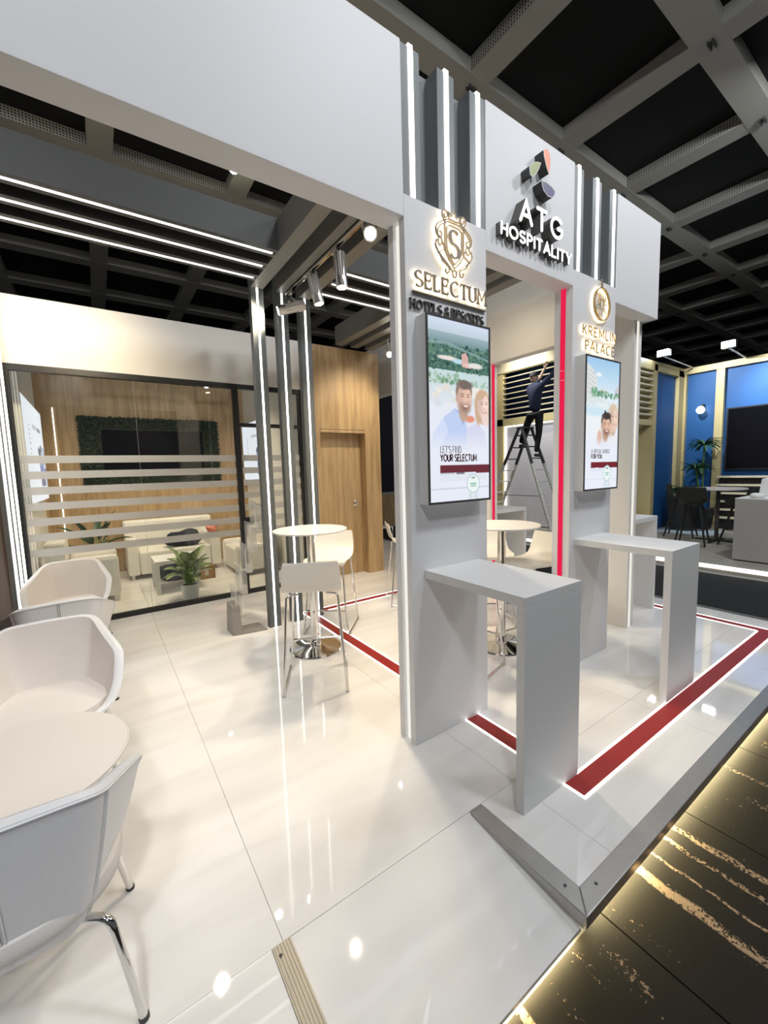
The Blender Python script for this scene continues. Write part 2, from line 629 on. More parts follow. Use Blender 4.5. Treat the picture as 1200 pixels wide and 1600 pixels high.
def copy_tree(root, loc, rot, label, group=None):
    r = root.copy()
    COL.objects.link(r)
    r.location = loc
    r.rotation_euler = (0, 0, rot)
    r['label'] = label
    if group:
        r['group'] = group
    for ch in root.children:
        c = ch.copy()
        COL.objects.link(c)
        c.parent = r
        for g in ch.children:
            d = g.copy()
            COL.objects.link(d)
            d.parent = c
    return r


def B(*a):
    return MB().box(*a)


# ---------------------------------------------------------------- hall: floor, ceiling, walls
hf = structure('floor_hall')
hf['base'] = [0, 0, 0]
obj('subfloor', B(-6, -6, -0.3, 30, 17, -0.115), 'dark', hf)
pitch = 0.785
for i in range(-4, 6):
    x0 = 1.44 + pitch * i
    for y0, y1 in ((-2.6, -0.9), (-0.9, 0.72)):
        obj('floor_panel', B(x0 + 0.003, y0 + 0.002, -0.115, x0 + pitch - 0.003, y1 - 0.002, -0.1), 'hallfloor', hf)
obj('aisle_floor', B(5.30, 0.73, -0.115, 30, 17, -0.1), 'aisle', hf)
obj('aisle_floor', B(6.16, -6, -0.115, 30, 0.72, -0.1), 'aisle', hf)
obj('carpet_runner', B(5.78, -2, -0.0999, 7.5, 12, -0.094), 'carpet', hf)

ceil = structure('ceiling')
obj('deck', B(-8, -6, 6.165, 32, 18, 6.2), 'deck', ceil)
ZB = 6.0
XB = [0.24 + 1.78 * k for k in range(-3, 14)]
YB = [1.80 + 1.755 * k for k in range(-2, 8)]
for y in YB:
    obj('beam', B(-5.2, y, ZB, 24, y + 0.29, ZB + 0.16), 'hallbeam', ceil)
for x in XB:
    obj('cross_beam', B(x, -2, ZB + 0.004, x + 0.29, 14.5, ZB + 0.158), 'hallbeam', ceil)
brk = MB()
brk.box(-0.06, -0.03, -0.03, 0.06, -0.015, 0.0).box(-0.06, 0.015, -0.03, 0.06, 0.03, 0).box(-0.03, -0.03, -0.012, 0.03, 0.03, 0)
b0 = obj('bracket', brk, 'dark', ceil)
for i, (x, y) in enumerate([(x, y) for x in XB[2:] for y in YB[1:5]]):
    o = b0 if i == 0 else b0.copy()
    if i:
        COL.objects.link(o)
        o.parent = ceil
    o.location = (x + 0.145, y + 0.13, ZB)
obj('wall_hall_back', B(-8, 17, -0.3, 32, 17.2, 6.8), 'hallwall', kind='structure')
obj('wall_hall_right', B(31.8, -6, -0.3, 32, 17, 6.8), 'hallwall', kind='structure')

# small lamps up in the hall ceiling and beyond
for (x, y, z, lb) in ((-0.33, 6.3, 5.95, 'small bright ceiling lamp above the glass room, far left'),
                      (1.95, 6.35, 5.95, 'small bright ceiling lamp just left of the three lit posts')):
    t = thing('ceiling_lamp', lb, 'lamp', (x, y, z))
    obj('housing', MB().lathe([(0.07, 0.05), (0.075, -0.02), (0.06, -0.03)], (x, y, z), 20), 'dark', t, smooth=True)
    obj('bulb', MB().lathe([(0.05, -0.02), (0.055, -0.05), (0.03, -0.075)], (x, y, z), 20), 'bulb', t, smooth=True)

# ---------------------------------------------------------------- stand floor
fl = structure('floor')
obj('platform_base', MB().box(-1.2, 0.76, -0.1, 0.42, 8.6, -0.022).box(0.42, 1.27, -0.1, 1.30, 8.6, -0.022).box(1.30, 0.76, -0.1, 5.30, 8.6, -0.022), 'grout', fl)
xs = [-1.2, -0.83, 0.395, 1.62, 2.845, 4.07, 5.295]
ys = [1.26, 3.71, 6.16, 8.6]
G = 0.0009
for i in range(len(xs) - 1):
    for j in range(len(ys) - 1):
        obj('tile', B(xs[i] + G, ys[j] + G, -0.022, xs[i + 1] - G, ys[j + 1] - G, 0), 'tile', fl)
for a, b in ((-1.2, -0.83), (-0.83, 0.355), (1.38, 1.62), (1.62, 2.845), (2.845, 4.07), (4.07, 5.295)):
    obj('tile', B(a + G, 0.76, -0.022, b - G, 1.26 - G, 0), 'tile', fl)
rp = MB()
rp.add([(0.42, 1.258, 0), (1.30, 1.258, 0), (1.295, 0.712, -0.055), (0.421, 0.712, -0.055), (0.421, 1.258, -0.02), (1.295, 1.258, -0.02), (1.295, 0.712, -0.07), (0.421, 0.712, -0.07)],
       [(0, 1, 2, 3), (4, 7, 6, 5), (0, 4, 5, 1), (1, 5, 6, 2), (2, 6, 7, 3), (3, 7, 4, 0)])
obj('ramp', rp, 'tile', fl)
# metal edge profiles
yo, yi = 0.69, 0.768
ed = MB()
ed.prism([(1.296, yo), (5.33, yo), (5.33, yi), (1.38, yi)], lambda u, v, d: (u, v, d), -0.045, 0.006)
obj('edge_profile', ed, 'alu', fl, bevel=0.004)
ed = MB()
ed.prism([(1.296, yo), (1.38, yi), (1.38, 1.246), (1.296, 1.246)], lambda u, v, d: (u, v, d), -0.055, 0.0055)
obj('edge_profile', ed, 'alu', fl, bevel=0.004)
obj('edge_profile', B(5.297, 0.77, -0.05, 5.33, 8.6, 0.004), 'counter', fl)
rb = MB().box(0.355, yo, -0.055, 0.42, 1.257, 0.004)
for k in range(6):
    x = 0.361 + k * 0.0105
    rb.box(x, yo, 0.004, x + 0.006, 1.257, 0.0065)
obj('edge_profile', rb, 'alu_beige', fl)
obj('edge_profile', B(-1.2, yo, -0.045, 0.353, 0.758, 0.004), 'alu', fl, bevel=0.003)
sc_ = MB()
for (x, y) in ((1.338, 0.80), (1.44, 0.735), (0.372, 1.22)):
    sc_.lathe([(0.006, 0.0055), (0.006, 0.0075), (0.003, 0.008)], (x, y, 0), 10)
obj('screw', sc_, 'dark', fl)
# glowing LED tape under the platform edge
obj('edge_light', MB().box(1.40, 0.738, -0.075, 5.28, 0.758, -0.06).box(-1.2, 0.745, -0.085, 0.34, 0.758, -0.065).box(0.44, 0.735, -0.090, 1.29, 0.747, -0.076), 'led_edge', fl)


# red inlay with a white light line on both sides: a rectangular loop in the floor
def inlay(x0, y0, x1, y1):
    obj('red_inlay', B(x0, y0, -0.002, x1, y1, 0.0015), 'red', fl)


LW = 0.013
X0, X1, X2, X3 = 1.800, 1.926, 4.965, 5.085
Y0, Y1, Y2, Y3 = 0.980, 1.105, 4.222, 4.345
inlay(X0 + LW, Y0 + LW, X3 - LW, Y1 - LW)
inlay(X0 + LW, Y1 - LW, X1 - LW, Y3 - LW)
inlay(X1 - LW, Y2 + LW, 4.1, Y3 - LW)
inlay(X2 + LW, Y1 - LW, X3 - LW, 6.5)
ll = MB()
for a in ((X0, Y0, X3, Y0 + LW), (X1, Y1 - LW, X2, Y1), (X0, Y0, X0 + LW, Y3), (X1 - LW, Y1, X1, Y2), (X0, Y3 - LW, 4.1, Y3), (X1, Y2, 4.1, Y2 + LW),
          (X2, Y1, X2 + LW, 6.5), (X3 - LW, Y0, X3, 6.5)):
    ll.box(a[0], a[1], -0.002, a[2], a[3], 0.0025)
obj('light_line', ll, 'led_floor', fl)

# ---------------------------------------------------------------- front wall of the stand
F0, F1 = 1.767, 1.912
ZT, ZH, ZS = 3.705, 2.888, 2.997
wf = structure('wall_front')
P1a, P1b, P2a, P2b, OV = 1.393, 2.008, 2.930, 3.536, 4.292
BV = 0.002
obj('header_panel', B(-0.75, F0, ZH, P1a, F1, ZT), 'wall', wf, bevel=BV)
obj('pillar_panel', B(P1a + 0.001, F0, 0, P1b, F0 + 0.045, ZS), 'wall', wf, bevel=BV)
obj('pillar_panel', MB().box(P1a + 0.001, F1 - 0.047, 0, P1b, F1, ZH).box(P1a + 0.03, F0 + 0.045, 0, P1b, F1 - 0.047, ZH).box(P1a + 0.001, F0 + 0.04, ZH, P1b, F1, ZS), 'wall', wf)
obj('light_line', B(P1a + 0.020, F0 + 0.047, 0.0, P1a + 0.032, F1 - 0.049, ZH - 0.005), 'led_pillar', wf)
obj('header_panel', B(P1b + 0.001, F0, ZH - 0.003, P2a - 0.001, F1, ZT), 'wall', wf, bevel=BV)
obj('pillar_panel', B(P2a, F0, 0, P2b, F1, ZS), 'wall', wf, bevel=BV)
obj('header_panel', B(P2b + 0.001, F0, ZH, OV, F1, ZT), 'wall', wf, bevel=BV)
for a, b in ((P1a, P1b), (P2a, P2b)):
    obj('niche_back', B(a, F1 - 0.05, ZS, b, F1, ZT - 0.002), 'fin', wf)
# red light panels in the doorway jambs
obj('red_light_panel', B(P2a - 0.004, 1.822, 0.0, P2a + 0.01, 1.860, ZH - 0.004), 'redlight', wf)
jm = MB()
jm.box(P2a - 0.0045, 1.822, 1.93 + 0.30, P2a, 1.860, 1.93 + 0.303).box(P2a - 0.0045, 1.822, 2.30, P2a, 1.860, 2.303)
obj('panel_joint', jm, 'white', wf)

# light fins in the two niches
for base_x, side in ((P1a, 'left'), (P2a, 'right')):
    for k in range(3):
        x = base_x + 0.002 + 0.2445 * k
        t = thing('light_fin', '%s upright grey fin with white light line in the %s front niche' % (('leftmost', 'middle', 'rightmost')[k], side), 'light', (x, F0, ZS), 'light fins in the front header')
        obj('fin', MB().box(x, F0 + 0.006, ZS, x + 0.050, F1 - 0.05, ZT - 0.004).box(x + 0.080, F0 + 0.006, ZS, x + 0.122, F1 - 0.05, ZT - 0.004).box(x + 0.050, F0 + 0.02, ZS, x + 0.080, F1 - 0.05, ZT - 0.004), 'fin', t)
        obj('light_line', B(x + 0.050, F0 + 0.002, ZS + 0.004, x + 0.080, F0 + 0.02, ZT + 0.01), 'led', t)

# ---------------------------------------------------------------- ceiling beams and the three lit posts (bent frames)
BZ = 3.39
BH = 0.25
for k in range(3):
    x = 1.354 + 0.247 * k
    t = thing('lit_post', '%s of the three tall grey posts with a white light line' % ('leftmost', 'middle', 'rightmost')[k], 'light', (x, 4.107, 0), 'lit posts in front of the glass room')
    obj('post', MB().box(x, 4.112, 0, x + 0.052, 4.19, BZ + BH).box(x + 0.070, 4.112, 0, x + 0.122, 4.19, BZ + BH).box(x + 0.052, 4.122, 0, x + 0.070, 4.19, BZ + BH), 'post', t)
    obj('light_line', B(x + 0.052, 4.108, 0.0, x + 0.070, 4.122, BZ - 0.002), 'led', t)
    obj('ceiling_beam', B(x, F1, BZ, x + 0.122, 4.112, BZ + BH), 'beam', t)
for k in range(3):
    x = 2.93 + 0.247 * k
    tag(obj('ceiling_beam', B(x, F1, BZ, x + 0.122, 5.35, BZ + BH), 'beam'), '%s of the plain grey ceiling beams running back from the right doorway pillar' % ('first', 'second', 'third')[k], 'beam', 'plain ceiling beams')
for k, y in enumerate((3.42, 3.67, 3.92)):
    for (a, b, sd) in ((-0.70, 1.352, 'left'), (1.974, 2.928, 'right')):
        t = thing('ceiling_light', '%s of the three long ceiling light lines %s of the lit posts' % (('nearest', 'middle', 'farthest')[k], sd), 'light', (a, y, BZ), 'ceiling light lines')
        obj('beam', MB().box(a, y - 0.06, BZ + 0.012, b, y + 0.06, BZ + BH).box(a, y - 0.06, BZ, b, y - 0.012, BZ + 0.012).box(a, y + 0.012, BZ, b, y + 0.06, BZ + 0.012), 'strip', t)
        obj('light_line', B(a + 0.03, y - 0.012, BZ - 0.002, b - 0.03, y + 0.012, BZ + 0.012), 'led', t)

# ---------------------------------------------------------------- side and back walls
obj('wall_left', B(-0.76, 1.912, 0, -0.70, 5.50, 3.41), 'brown', kind='structure')
obj('wall_left_room', B(-0.76, 5.50, 0, -0.70, 8.36, 3.41), 'cream', kind='structure')
for k in range(3):
    y = 4.76 + 0.245 * k
    t = thing('wall_light', '%s of the three upright white light lines on the brown left wall' % ('nearest', 'middle', 'farthest')[k], 'light', (-0.70, y, 0), 'light lines on the left wall')
    obj('fin', B(-0.70, y, 0, -0.665, y + 0.12, 3.41), 'fin', t)
    obj('light_line', B(-0.666, y + 0.03, 0, -0.655, y + 0.09, 3.40), 'led', t)

wr = structure('wall_right')
RX0, RX1 = 4.107, 4.242
obj('pillar_panel', MB().box(RX0, 1.914, 0, RX1, 2.5, ZH - 0.02).box(RX0, 1.875, 0, RX0 + 0.04, 1.914, ZH - 0.001).box(RX1 - 0.04, 1.875, 0, RX1, 1.914, ZH - 0.001), 'cream', wr)
obj('light_line', B(RX0 + 0.05, 1.880, 0.0, RX1 - 0.05, 1.9135, ZH - 0.004), 'led_pillar', wr)
obj('header_panel', B(RX0, 1.914, ZH - 0.02, RX1, 8.3, ZT), 'cream', wr)
obj('pillar_panel', B(RX0, 3.56, 0, RX1, 5.05, ZH - 0.02), 'cream', wr)
obj('pillar_panel', B(RX0, 7.6, 0, RX1, 8.3, ZH - 0.02), 'cream', wr)
obj('red_light_panel', B(RX0 + 0.04, 3.552, 0, RX0 + 0.08, 3.566, ZH - 0.024), 'redlight', wr)

# wood box with the door
wb = structure('wall_back')
WY = 5.372
obj('wood_panel', B(2.50, WY, 0, 2.645, WY + 0.2, 3.365), 'wood', wb)
obj('wood_panel', B(3.392, WY, 0, 3.667, 8.3, 3.365), 'wood', wb)
obj('wood_panel', B(2.645, WY, 2.212, 3.392, WY + 0.2, 3.365), 'wood', wb)
obj('wood_panel', B(2.645, WY - 0.006, 2.165, 3.392, WY + 0.19, 2.205), 'wood', wb)
dr = structure('door_1')
obj('door_leaf', B(2.647, WY + 0.17, 0.005, 3.390, WY + 0.21, 2.164), 'wood', dr)
obj('door_handle', MB().tube([(3.27, WY + 0.17, 1.105), (3.27, WY + 0.12, 1.105)], 0.012).lathe([(0.0, -0.027), (0.024, -0.02), (0.028, 0), (0.024, 0.02), (0.0, 0.027)], (3.27, WY + 0.115, 1.105), 16).box(3.245, WY + 0.165, 1.06, 3.295, WY + 0.17, 1.15), 'chrome', dr, smooth=True)
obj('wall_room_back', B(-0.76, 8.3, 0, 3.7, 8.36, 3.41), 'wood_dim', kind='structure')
obj('wall_room_right', B(2.44, 5.58, 0, 2.50, 8.3, 3.41), 'cream', kind='structure')
obj('wall_fascia', B(-0.70, 5.50, 2.752, 2.50, 5.58, 3.41), 'cream', kind='structure')

# glass front of the meeting room
gw = structure('window_1')
GY = 5.53
fr = 0.06
obj('frame_rail', B(-0.70, GY - 0.03, 2.69, 2.44, GY + 0.03, 2.752), 'black', gw)
obj('frame_rail', B(-0.70, GY - 0.03, 0.0, 1.50, GY + 0.03, 0.055), 'black', gw)
obj('frame_post', B(-0.70, GY - 0.03, 0.055, -0.635, GY + 0.03, 2.69), 'black', gw)
obj('frame_post', B(1.50, GY - 0.03, 0.0, 1.566, GY + 0.03, 2.69), 'black', gw)
obj('frame_post', B(2.385, GY - 0.03, 0.0, 2.44, GY + 0.03, 2.69), 'black', gw)
obj('frame_rail', B(1.566, GY - 0.03, 2.215, 2.385, GY + 0.03, 2.262), 'black', gw)
obj('glass_pane', B(-0.635, GY - 0.006, 0.055, 0.415, GY + 0.006, 2.69), 'glass', gw)
obj('glass_pane', B(0.418, GY - 0.006, 0.055, 1.50, GY + 0.006, 2.69), 'glass', gw)
obj('glass_joint', B(0.415, GY - 0.004, 0.055, 0.418, GY + 0.004, 2.69), 'steel', gw)
obj('glass_pane', B(1.566, GY - 0.006, 2.262, 2.385, GY + 0.006, 2.69), 'glass', gw)
for k in range(7):
    z1 = 1.852 - 0.1615 * k
    for a, b in ((-0.63, 1.495),):
        obj('frosted_stripe', B(a, GY - 0.0085, z1 - 0.079, b, GY - 0.0065, z1), 'frost', gw)
gd = structure('door_2')
obj('glass_pane', B(1.572, GY - 0.006, 0.06, 2.38, GY + 0.006, 2.21), 'glass', gd)
obj('frame_rail', B(1.566, GY - 0.02, 0.0, 2.385, GY + 0.02, 0.06), 'black', gd)
for k in range(7):
    z1 = 1.852 - 0.1615 * k
    obj('frosted_stripe', B(1.575, GY - 0.0085, z1 - 0.079, 2.378, GY - 0.0065, z1), 'frost', gd)
obj('door_handle', MB().tube([(1.63, GY - 0.005, 0.98), (1.63, GY - 0.06, 0.98), (1.74, GY - 0.06, 0.98)], 0.011).box(1.57, GY - 0.02, 0.93, 1.67, GY - 0.0065, 1.03), 'black', gd)

# track with spots under the middle beam
tr = thing('light_track', 'long chrome lighting track under the ceiling beams beside the lit posts', 'track', (1.70, 3.3, 3.37))
obj('rail', MB().box(1.684, 2.2, 3.360, 1.690, 4.06, 3.389).box(1.710, 2.2, 3.360, 1.716, 4.06, 3.389).box(1.684, 2.2, 3.378, 1.716, 4.06, 3.389), 'chrome', tr)
SP = [((1.68, 3.95, 3.20), (-0.75, 0.30, -0.22), 'far track spot beside the lit posts, tipped sideways'),
      ((1.74, 3.50, 3.22), (0.22, -0.05, -1.0), 'second track spot from the lit posts, pointing down with a slight tilt'),
      ((1.745, 3.05, 3.20), (0.05, -0.02, -1.0), 'third track spot from the lit posts, hanging straight down'),
      ((1.70, 2.55, 3.27), (-0.35, -0.62, -0.55), 'nearest track spot, glaring towards the viewer')]
for i, (c, d, lb) in enumerate(SP):
    c = Vector(c)
    d = Vector(d).normalized()
    t = thing('track_spot', lb, 'spotlight', tuple(c), 'track spotlights')
    s0 = c - d * 0.15
    s1 = c + d * 0.12
    mbx = MB()
    mbx.tube([s0, s0 + d * 0.005, s0 + d * 0.19, s0 + d * 0.191, s1], [0.030, 0.042, 0.042, 0.046, 0.048], 20)
    ax = d.orthogonal().normalized()
    bx_ = d.cross(ax)
    for k in range(10):
        a = 2 * PI * k / 10
        off = (ax * math.cos(a) + bx_ * math.sin(a)) * 0.044
        mbx.tube([s0 + off + d * 0.005, s0 + off + d * 0.19], 0.005, 6)
    obj('housing', mbx, 'steel', t, smooth=True)
    obj('bulb', MB().tube([s1 - d * 0.004, s1 + d * 0.004], [0.040, 0.036], 20), 'bulb', t, smooth=True)
    obj('arm', MB().tube([(1.70, c.y, 3.358), (1.70, c.y, 3.33), (c.x - 0.03 * (i in (1, 2)), c.y + 0.05, c.z + 0.03), s0 + d * 0.06 + Vector((0, 0.045, 0))], 0.008, 8).box(1.685, c.y - 0.05, 3.333, 1.715, c.y + 0.05, 3.3585), 'chrome', t)
    wp = []
    for k in range(11):
        a = PI * k / 10
        wp.append(Vector((1.70, c.y + 0.03, 3.34)).lerp(s0, k / 10) + Vector((0.02, 0.07, 0.0)) * math.sin(a))
    obj('cable', MB().tube(wp, 0.003, 6), 'white', t, smooth=True)
    lo = spot('track_spot_light', tuple(s1 + d * 0.02), tuple(s1 + d), (80, 90, 90, 60)[i], (95, 110, 110, 100)[i], WARM, 0.8, 0.035)
t = thing('track_spot', 'small white spot near the top of the oak wall, half behind the pillar', 'spotlight', (3.45, 4.8, 3.30), 'track spotlights')
obj('arm', MB().tube([(3.45, 4.8, 3.39), (3.45, 4.78, 3.24)], 0.012), 'white', t)
obj('housing', MB().tube([(3.47, 4.84, 3.25), (3.42, 4.72, 3.17)], 0.04, 16), 'white', t, smooth=True)
obj('bulb', MB().tube([(3.42, 4.72, 3.17), (3.416, 4.712, 3.165)], 0.034, 16), 'bulb', t)

# ---------------------------------------------------------------- stroke lettering
def arc(cx, cy, rx, ry, a0, a1, n=14):
    return [(cx + rx * math.cos(math.radians(a0 + (a1 - a0) * k / n)), cy + ry * math.sin(math.radians(a0 + (a1 - a0) * k / n))) for k in range(n + 1)]


GL = {
    'A': (.80, [[(0, 0), (.4, 1), (.8, 0)], [(.14, .33), (.66, .33)]]),
    'C': (.74, [arc(.44, .5, .44, .5, 48, 312)]),
    'D': (.72, [[(0, 0), (0, 1), (.3, 1)] + arc(.3, .5, .42, .5, 85, -85) + [(.3, 0), (0, 0)]]),
    'E': (.56, [[(.56, 1), (0, 1), (0, 0), (.56, 0)], [(0, .52), (.46, .52)]]),
    'F': (.54, [[(.54, 1), (0, 1), (0, 0)], [(0, .52), (.44, .52)]]),
    'G': (.84, [arc(.45, .5, .45, .5, 45, 335) + [(.86, .47), (.52, .47)]]),
    'H': (.66, [[(0, 0), (0, 1)], [(.66, 0), (.66, 1)], [(0, .52), (.66, .52)]]),
    'I': (.02, [[(.01, 0), (.01, 1)]]),
    'K': (.62, [[(0, 0), (0, 1)], [(.6, 1), (.02, .45)], [(.2, .62), (.62, 0)]]),
    'L': (.52, [[(0, 1), (0, 0), (.52, 0)]]),
    'M': (.86, [[(0, 0), (.06, 1), (.43, .25), (.80, 1), (.86, 0)]]),
    'N': (.68, [[(0, 0), (0, 1), (.68, 0), (.68, 1)]]),
    'O': (.94, [arc(.47, .5, .47, .5, 90, 450, 24)]),
    'P': (.58, [[(0, 0), (0, 1), (.28, 1)] + arc(.28, .74, .3, .26, 80, -80, 8) + [(.28, .48), (0, .48)]]),
    'R': (.60, [[(0, 0), (0, 1), (.28, 1)] + arc(.28, .74, .3, .26, 80, -80, 8) + [(.28, .48), (0, .48)], [(.26, .48), (.6, 0)]]),
    'S': (.62, [arc(.31, .745, .29, .255, 35, 270, 12)[:-1] + arc(.31, .245, .31, .245, 90, -145, 12)]),
    'T': (.66, [[(0, 1), (.66, 1)], [(.33, 1), (.33, 0)]]),
    'U': (.66, [[(0, 1), (0, .33)] + arc(.33, .33, .33, .33, 180, 360, 12) + [(.66, 1)]]),
    'W': (1.0, [[(0, 1), (.25, 0), (.5, .8), (.75, 0), (1, 1)]]),
    'Y': (.68, [[(0, 1), (.34, .48), (.68, 1)], [(.34, .48), (.34, 0)]]),
    '&': (.78, [[(.76, 0), (.2, .7)] + arc(.36, .82, .2, .18, 200, -20, 8) + [(.2, .5), (.06, .36)] + arc(.3, .24, .27, .24, 160, 300, 8) + [(.72, .48)]]),
    "'": (.04, [[(.02, 1), (.02, .74)]]),
}


def text_layout(s, gap, space):
    x = 0
    out = []
    for ch in s:
        if ch == ' ':
            x += space
            continue
        out.append((ch, x))
        x += GL[ch][0] + gap
    return out, x - gap


def glyph_mb(ch, x, z, h, sx, wt, fn, d0, d1, serif=False, rnd=False, mb=None):
    mb = mb or MB()
    for st in GL[ch][1]:
        pts = [(x + u * h * sx, z + v * h) for u, v in st]
        if serif:
            segs = []
            for i in range(len(pts)):
                a, b = pts[max(i - 1, 0)], pts[min(i + 1, len(pts) - 1)]
                dx, dz = abs(b[0] - a[0]), abs(b[1] - a[1])
                k = dz / max(1e-9, math.hypot(dx, dz))
                segs.append(wt * (0.45 + 0.75 * k * k))
            ww = segs
        else:
            ww = wt
        closed = len(pts) > 3 and math.hypot(pts[0][0] - pts[-1][0], pts[0][1] - pts[-1][1]) < 1e-6
        if closed:
            pts = pts[:-1]
            ww = ww[:-1] if isinstance(ww, list) else ww
        mb.ribbon(pts, ww, fn, d0, d1, closed, rnd)
        if serif and not closed and ch not in 'CGOS&':
            for (u, v), p in ((st[0], pts[0]), (st[-1], pts[-1])):
                if v in (0, 1) and not (ch in 'EFLT' and (u > .4 or (ch == 'T' and v == 1))):
                    mb.ribbon([(p[0] - wt * 1.1, p[1]), (p[0] + wt * 1.1, p[1])], wt * 0.45, fn, d0, d1)
                elif ch in 'EFLT':
                    sgn = -1 if v == 1 else 1
                    mb.ribbon([(p[0], p[1]), (p[0], p[1] + sgn * wt * 1.3)], wt * 0.5, fn, d0, d1)
    return mb


def sign_text(root, s, x0, x1, z, h, wt, yface, yback, mface, mside, gap=0.3, space=0.6, serif=False, rnd=False, halo=None, face_t=0.004):
    lay, wd = text_layout(s, gap, space)
    sx = (x1 - x0) / (wd * h)
    fn = lambda u, v, d: (u, d, v)
    for ch, cx in lay:
        X = x0 + cx * h * sx
        body = obj('letter', glyph_mb(ch, X, z, h, sx, wt, fn, yface + face_t, yback, serif, rnd), mside, root)
        if mface:
            sub('letter_face', glyph_mb(ch, X, z, h, sx, wt * 0.94, fn, yface, yface + face_t, serif, rnd), mface, body)
        if halo:
            sub('letter_light', glyph_mb(ch, X, z, h, sx, wt * 0.5, fn, yback + 0.0004, yback + 0.0016, serif, rnd), halo, body)


sg = thing('wall_sign', 'white lit three-dimensional letters ATG HOSPITALITY over the doorway', 'sign', (2.45, F0, 2.99))
sign_text(sg, 'ATG', 2.232, 2.662, 3.086, 0.119, 0.021, 1.690, F0 - 0.001, 'face', 'letter_side', gap=0.42, rnd=True)
sign_text(sg, 'HOSPITALITY', 2.102, 2.835, 2.990, 0.063, 0.0135, 1.727, F0 - 0.001, 'face', 'letter_side', gap=0.32, rnd=True)

sg = thing('wall_emblem', 'three deep leaf shapes in orange, olive and violet above the lit letters', 'emblem', (2.45, F0, 3.3))
fnw = lambda u, v, d: (u, d, v)


YE = 1.697
ORANGE = [(2.463, 3.566), (2.480, 3.581), (2.504, 3.583), (2.527, 3.566), (2.535, 3.534), (2.533, 3.496), (2.520, 3.447), (2.495, 3.482), (2.470, 3.533)]
OLIVE = [(2.324, 3.416), (2.332, 3.430), (2.364, 3.456), (2.402, 3.474), (2.435, 3.479), (2.416, 3.442), (2.390, 3.404), (2.352, 3.372), (2.332, 3.378)]
VIOLET = [(2.447, 3.381), (2.497, 3.387), (2.552, 3.381), (2.585, 3.366), (2.583, 3.341), (2.560, 3.318), (2.511, 3.314), (2.470, 3.331), (2.453, 3.355)]
for nm, poly, mm in (('orange_leaf', ORANGE, 'orange'), ('olive_leaf', OLIVE, 'olive'), ('violet_leaf', VIOLET, 'violet')):
    body = obj(nm, MB().prism(poly, fnw, YE + 0.003, F0 - 0.001), 'dark', sg)
    sub('leaf_face', MB().prism(poly, fnw, YE, YE + 0.003), mm, body)
    sub('light_edge', MB().ribbon(poly, 0.003, fnw, F0 - 0.004, F0 - 0.001, closed=True), 'white', body)
    sub('face_edge', MB().ribbon(poly, 0.0035, fnw, YE - 0.0008, YE + 0.0022, closed=True), 'white', body)

sg = thing('wall_sign', 'bronze letters reading SELECTUM HOTELS and RESORTS, lit from behind, above the left screen', 'sign', (1.70, F0, 2.44))
YB0 = F0 - 0.013
sign_text(sg, 'SELECTUM', 1.446, 1.982, 2.556, 0.077, 0.0120, F0 - 0.026, YB0, None, 'bronze', gap=0.26, serif=True, halo='halo')
sign_text(sg, 'HOTELS & RESORTS', 1.420, 1.970, 2.444, 0.047, 0.0068, F0 - 0.018, F0 - 0.001, None, 'letter_side', gap=0.27, space=0.28, serif=True)
obj('rule', B(1.432, F0 - 0.016, 2.5265, 1.992, F0 - 0.001, 2.5315), 'bronze', sg)


def spiral(cx, cy, r0, r1, a0, a1, n=22):
    return [(cx + (r0 + (r1 - r0) * k / n) * math.cos(math.radians(a0 + (a1 - a0) * k / n)), cy + (r0 + (r1 - r0) * k / n) * math.sin(math.radians(a0 + (a1 - a0) * k / n))) for k in range(n + 1)]


cr = thing('wall_emblem', 'bronze crest with crown, scrolls and the letter S, lit warm from behind', 'emblem', (1.728, F0, 2.67))
CX, CZ, CW, CHh = 1.728, 2.835, 0.142, 0.167


def C(pts):
    return [(CX + u * CW, CZ + v * CHh) for u, v in pts]


strokes = []
sh = [(-.50, .52), (-.34, .62), (.34, .62), (.50, .52), (.50, -.30), (.30, -.55), (0, -.78), (-.30, -.55), (-.50, -.30)]
strokes.append((sh + [sh[0]], .0050, True))
sh2 = [(u * .80, (v - .02) * .84 + .01) for u, v in sh]
strokes.append((sh2 + [sh2[0]], .0050, True))
for sgn in (-1, 1):
    m_ = lambda pts: [(sgn * u, v) for u, v in pts]
    strokes.append((m_(spiral(.46, .80, .05, .17, 400, -20, 20) + [(.46, .55), (.72, .42), (.86, .26)] + spiral(.74, .16, .14, .05, 30, -300, 16)), .0046, False))
    strokes.append((m_([(.30, .70), (.60, .58), (.86, .44), (.96, .30), (.92, .12), (.80, .02)]), .0046, False))
    strokes.append((m_(spiral(.72, -.12, .04, .16, -200, 100, 16) + [(.50, -.28), (.80, -.42), (.62, -.66), (.40, -.74)] + spiral(.40, -.90, .15, .05, 90, 420, 18)), .0046, False))
    strokes.append((m_([(.92, -.06), (.98, -.24), (.84, -.44), (.52, -.62), (.22, -.80), (.08, -.92)]), .0046, False))
strokes.append((arc(0, -.95, .10, .12, 90, 450, 16), .0046, True))
crown = [(-.26, .70), (-.30, .92), (-.14, .80), (0, 1.0), (.14, .80), (.30, .92), (.26, .70)]
strokes.append((crown + [crown[0]], .0046, True))
for pts, wt, cl in strokes:
    p = C(pts)
    if cl:
        p = p[:-1]
    body = obj('scroll', MB().ribbon(p, wt, fnw, F0 - 0.024, YB0, closed=cl), 'bronze', cr)
    sub('scroll_light', MB().ribbon(p, wt * 0.5, fnw, YB0 + 0.0004, YB0 + 0.0016, closed=cl), 'halo', body)
sb = MB()
glyph_mb('S', CX - 0.036, CZ - 0.075, 0.142, 0.82, 0.020, fnw, F0 - 0.024, YB0, True, False, sb)
body = obj('letter', sb, 'bronze', cr)
sb = MB()
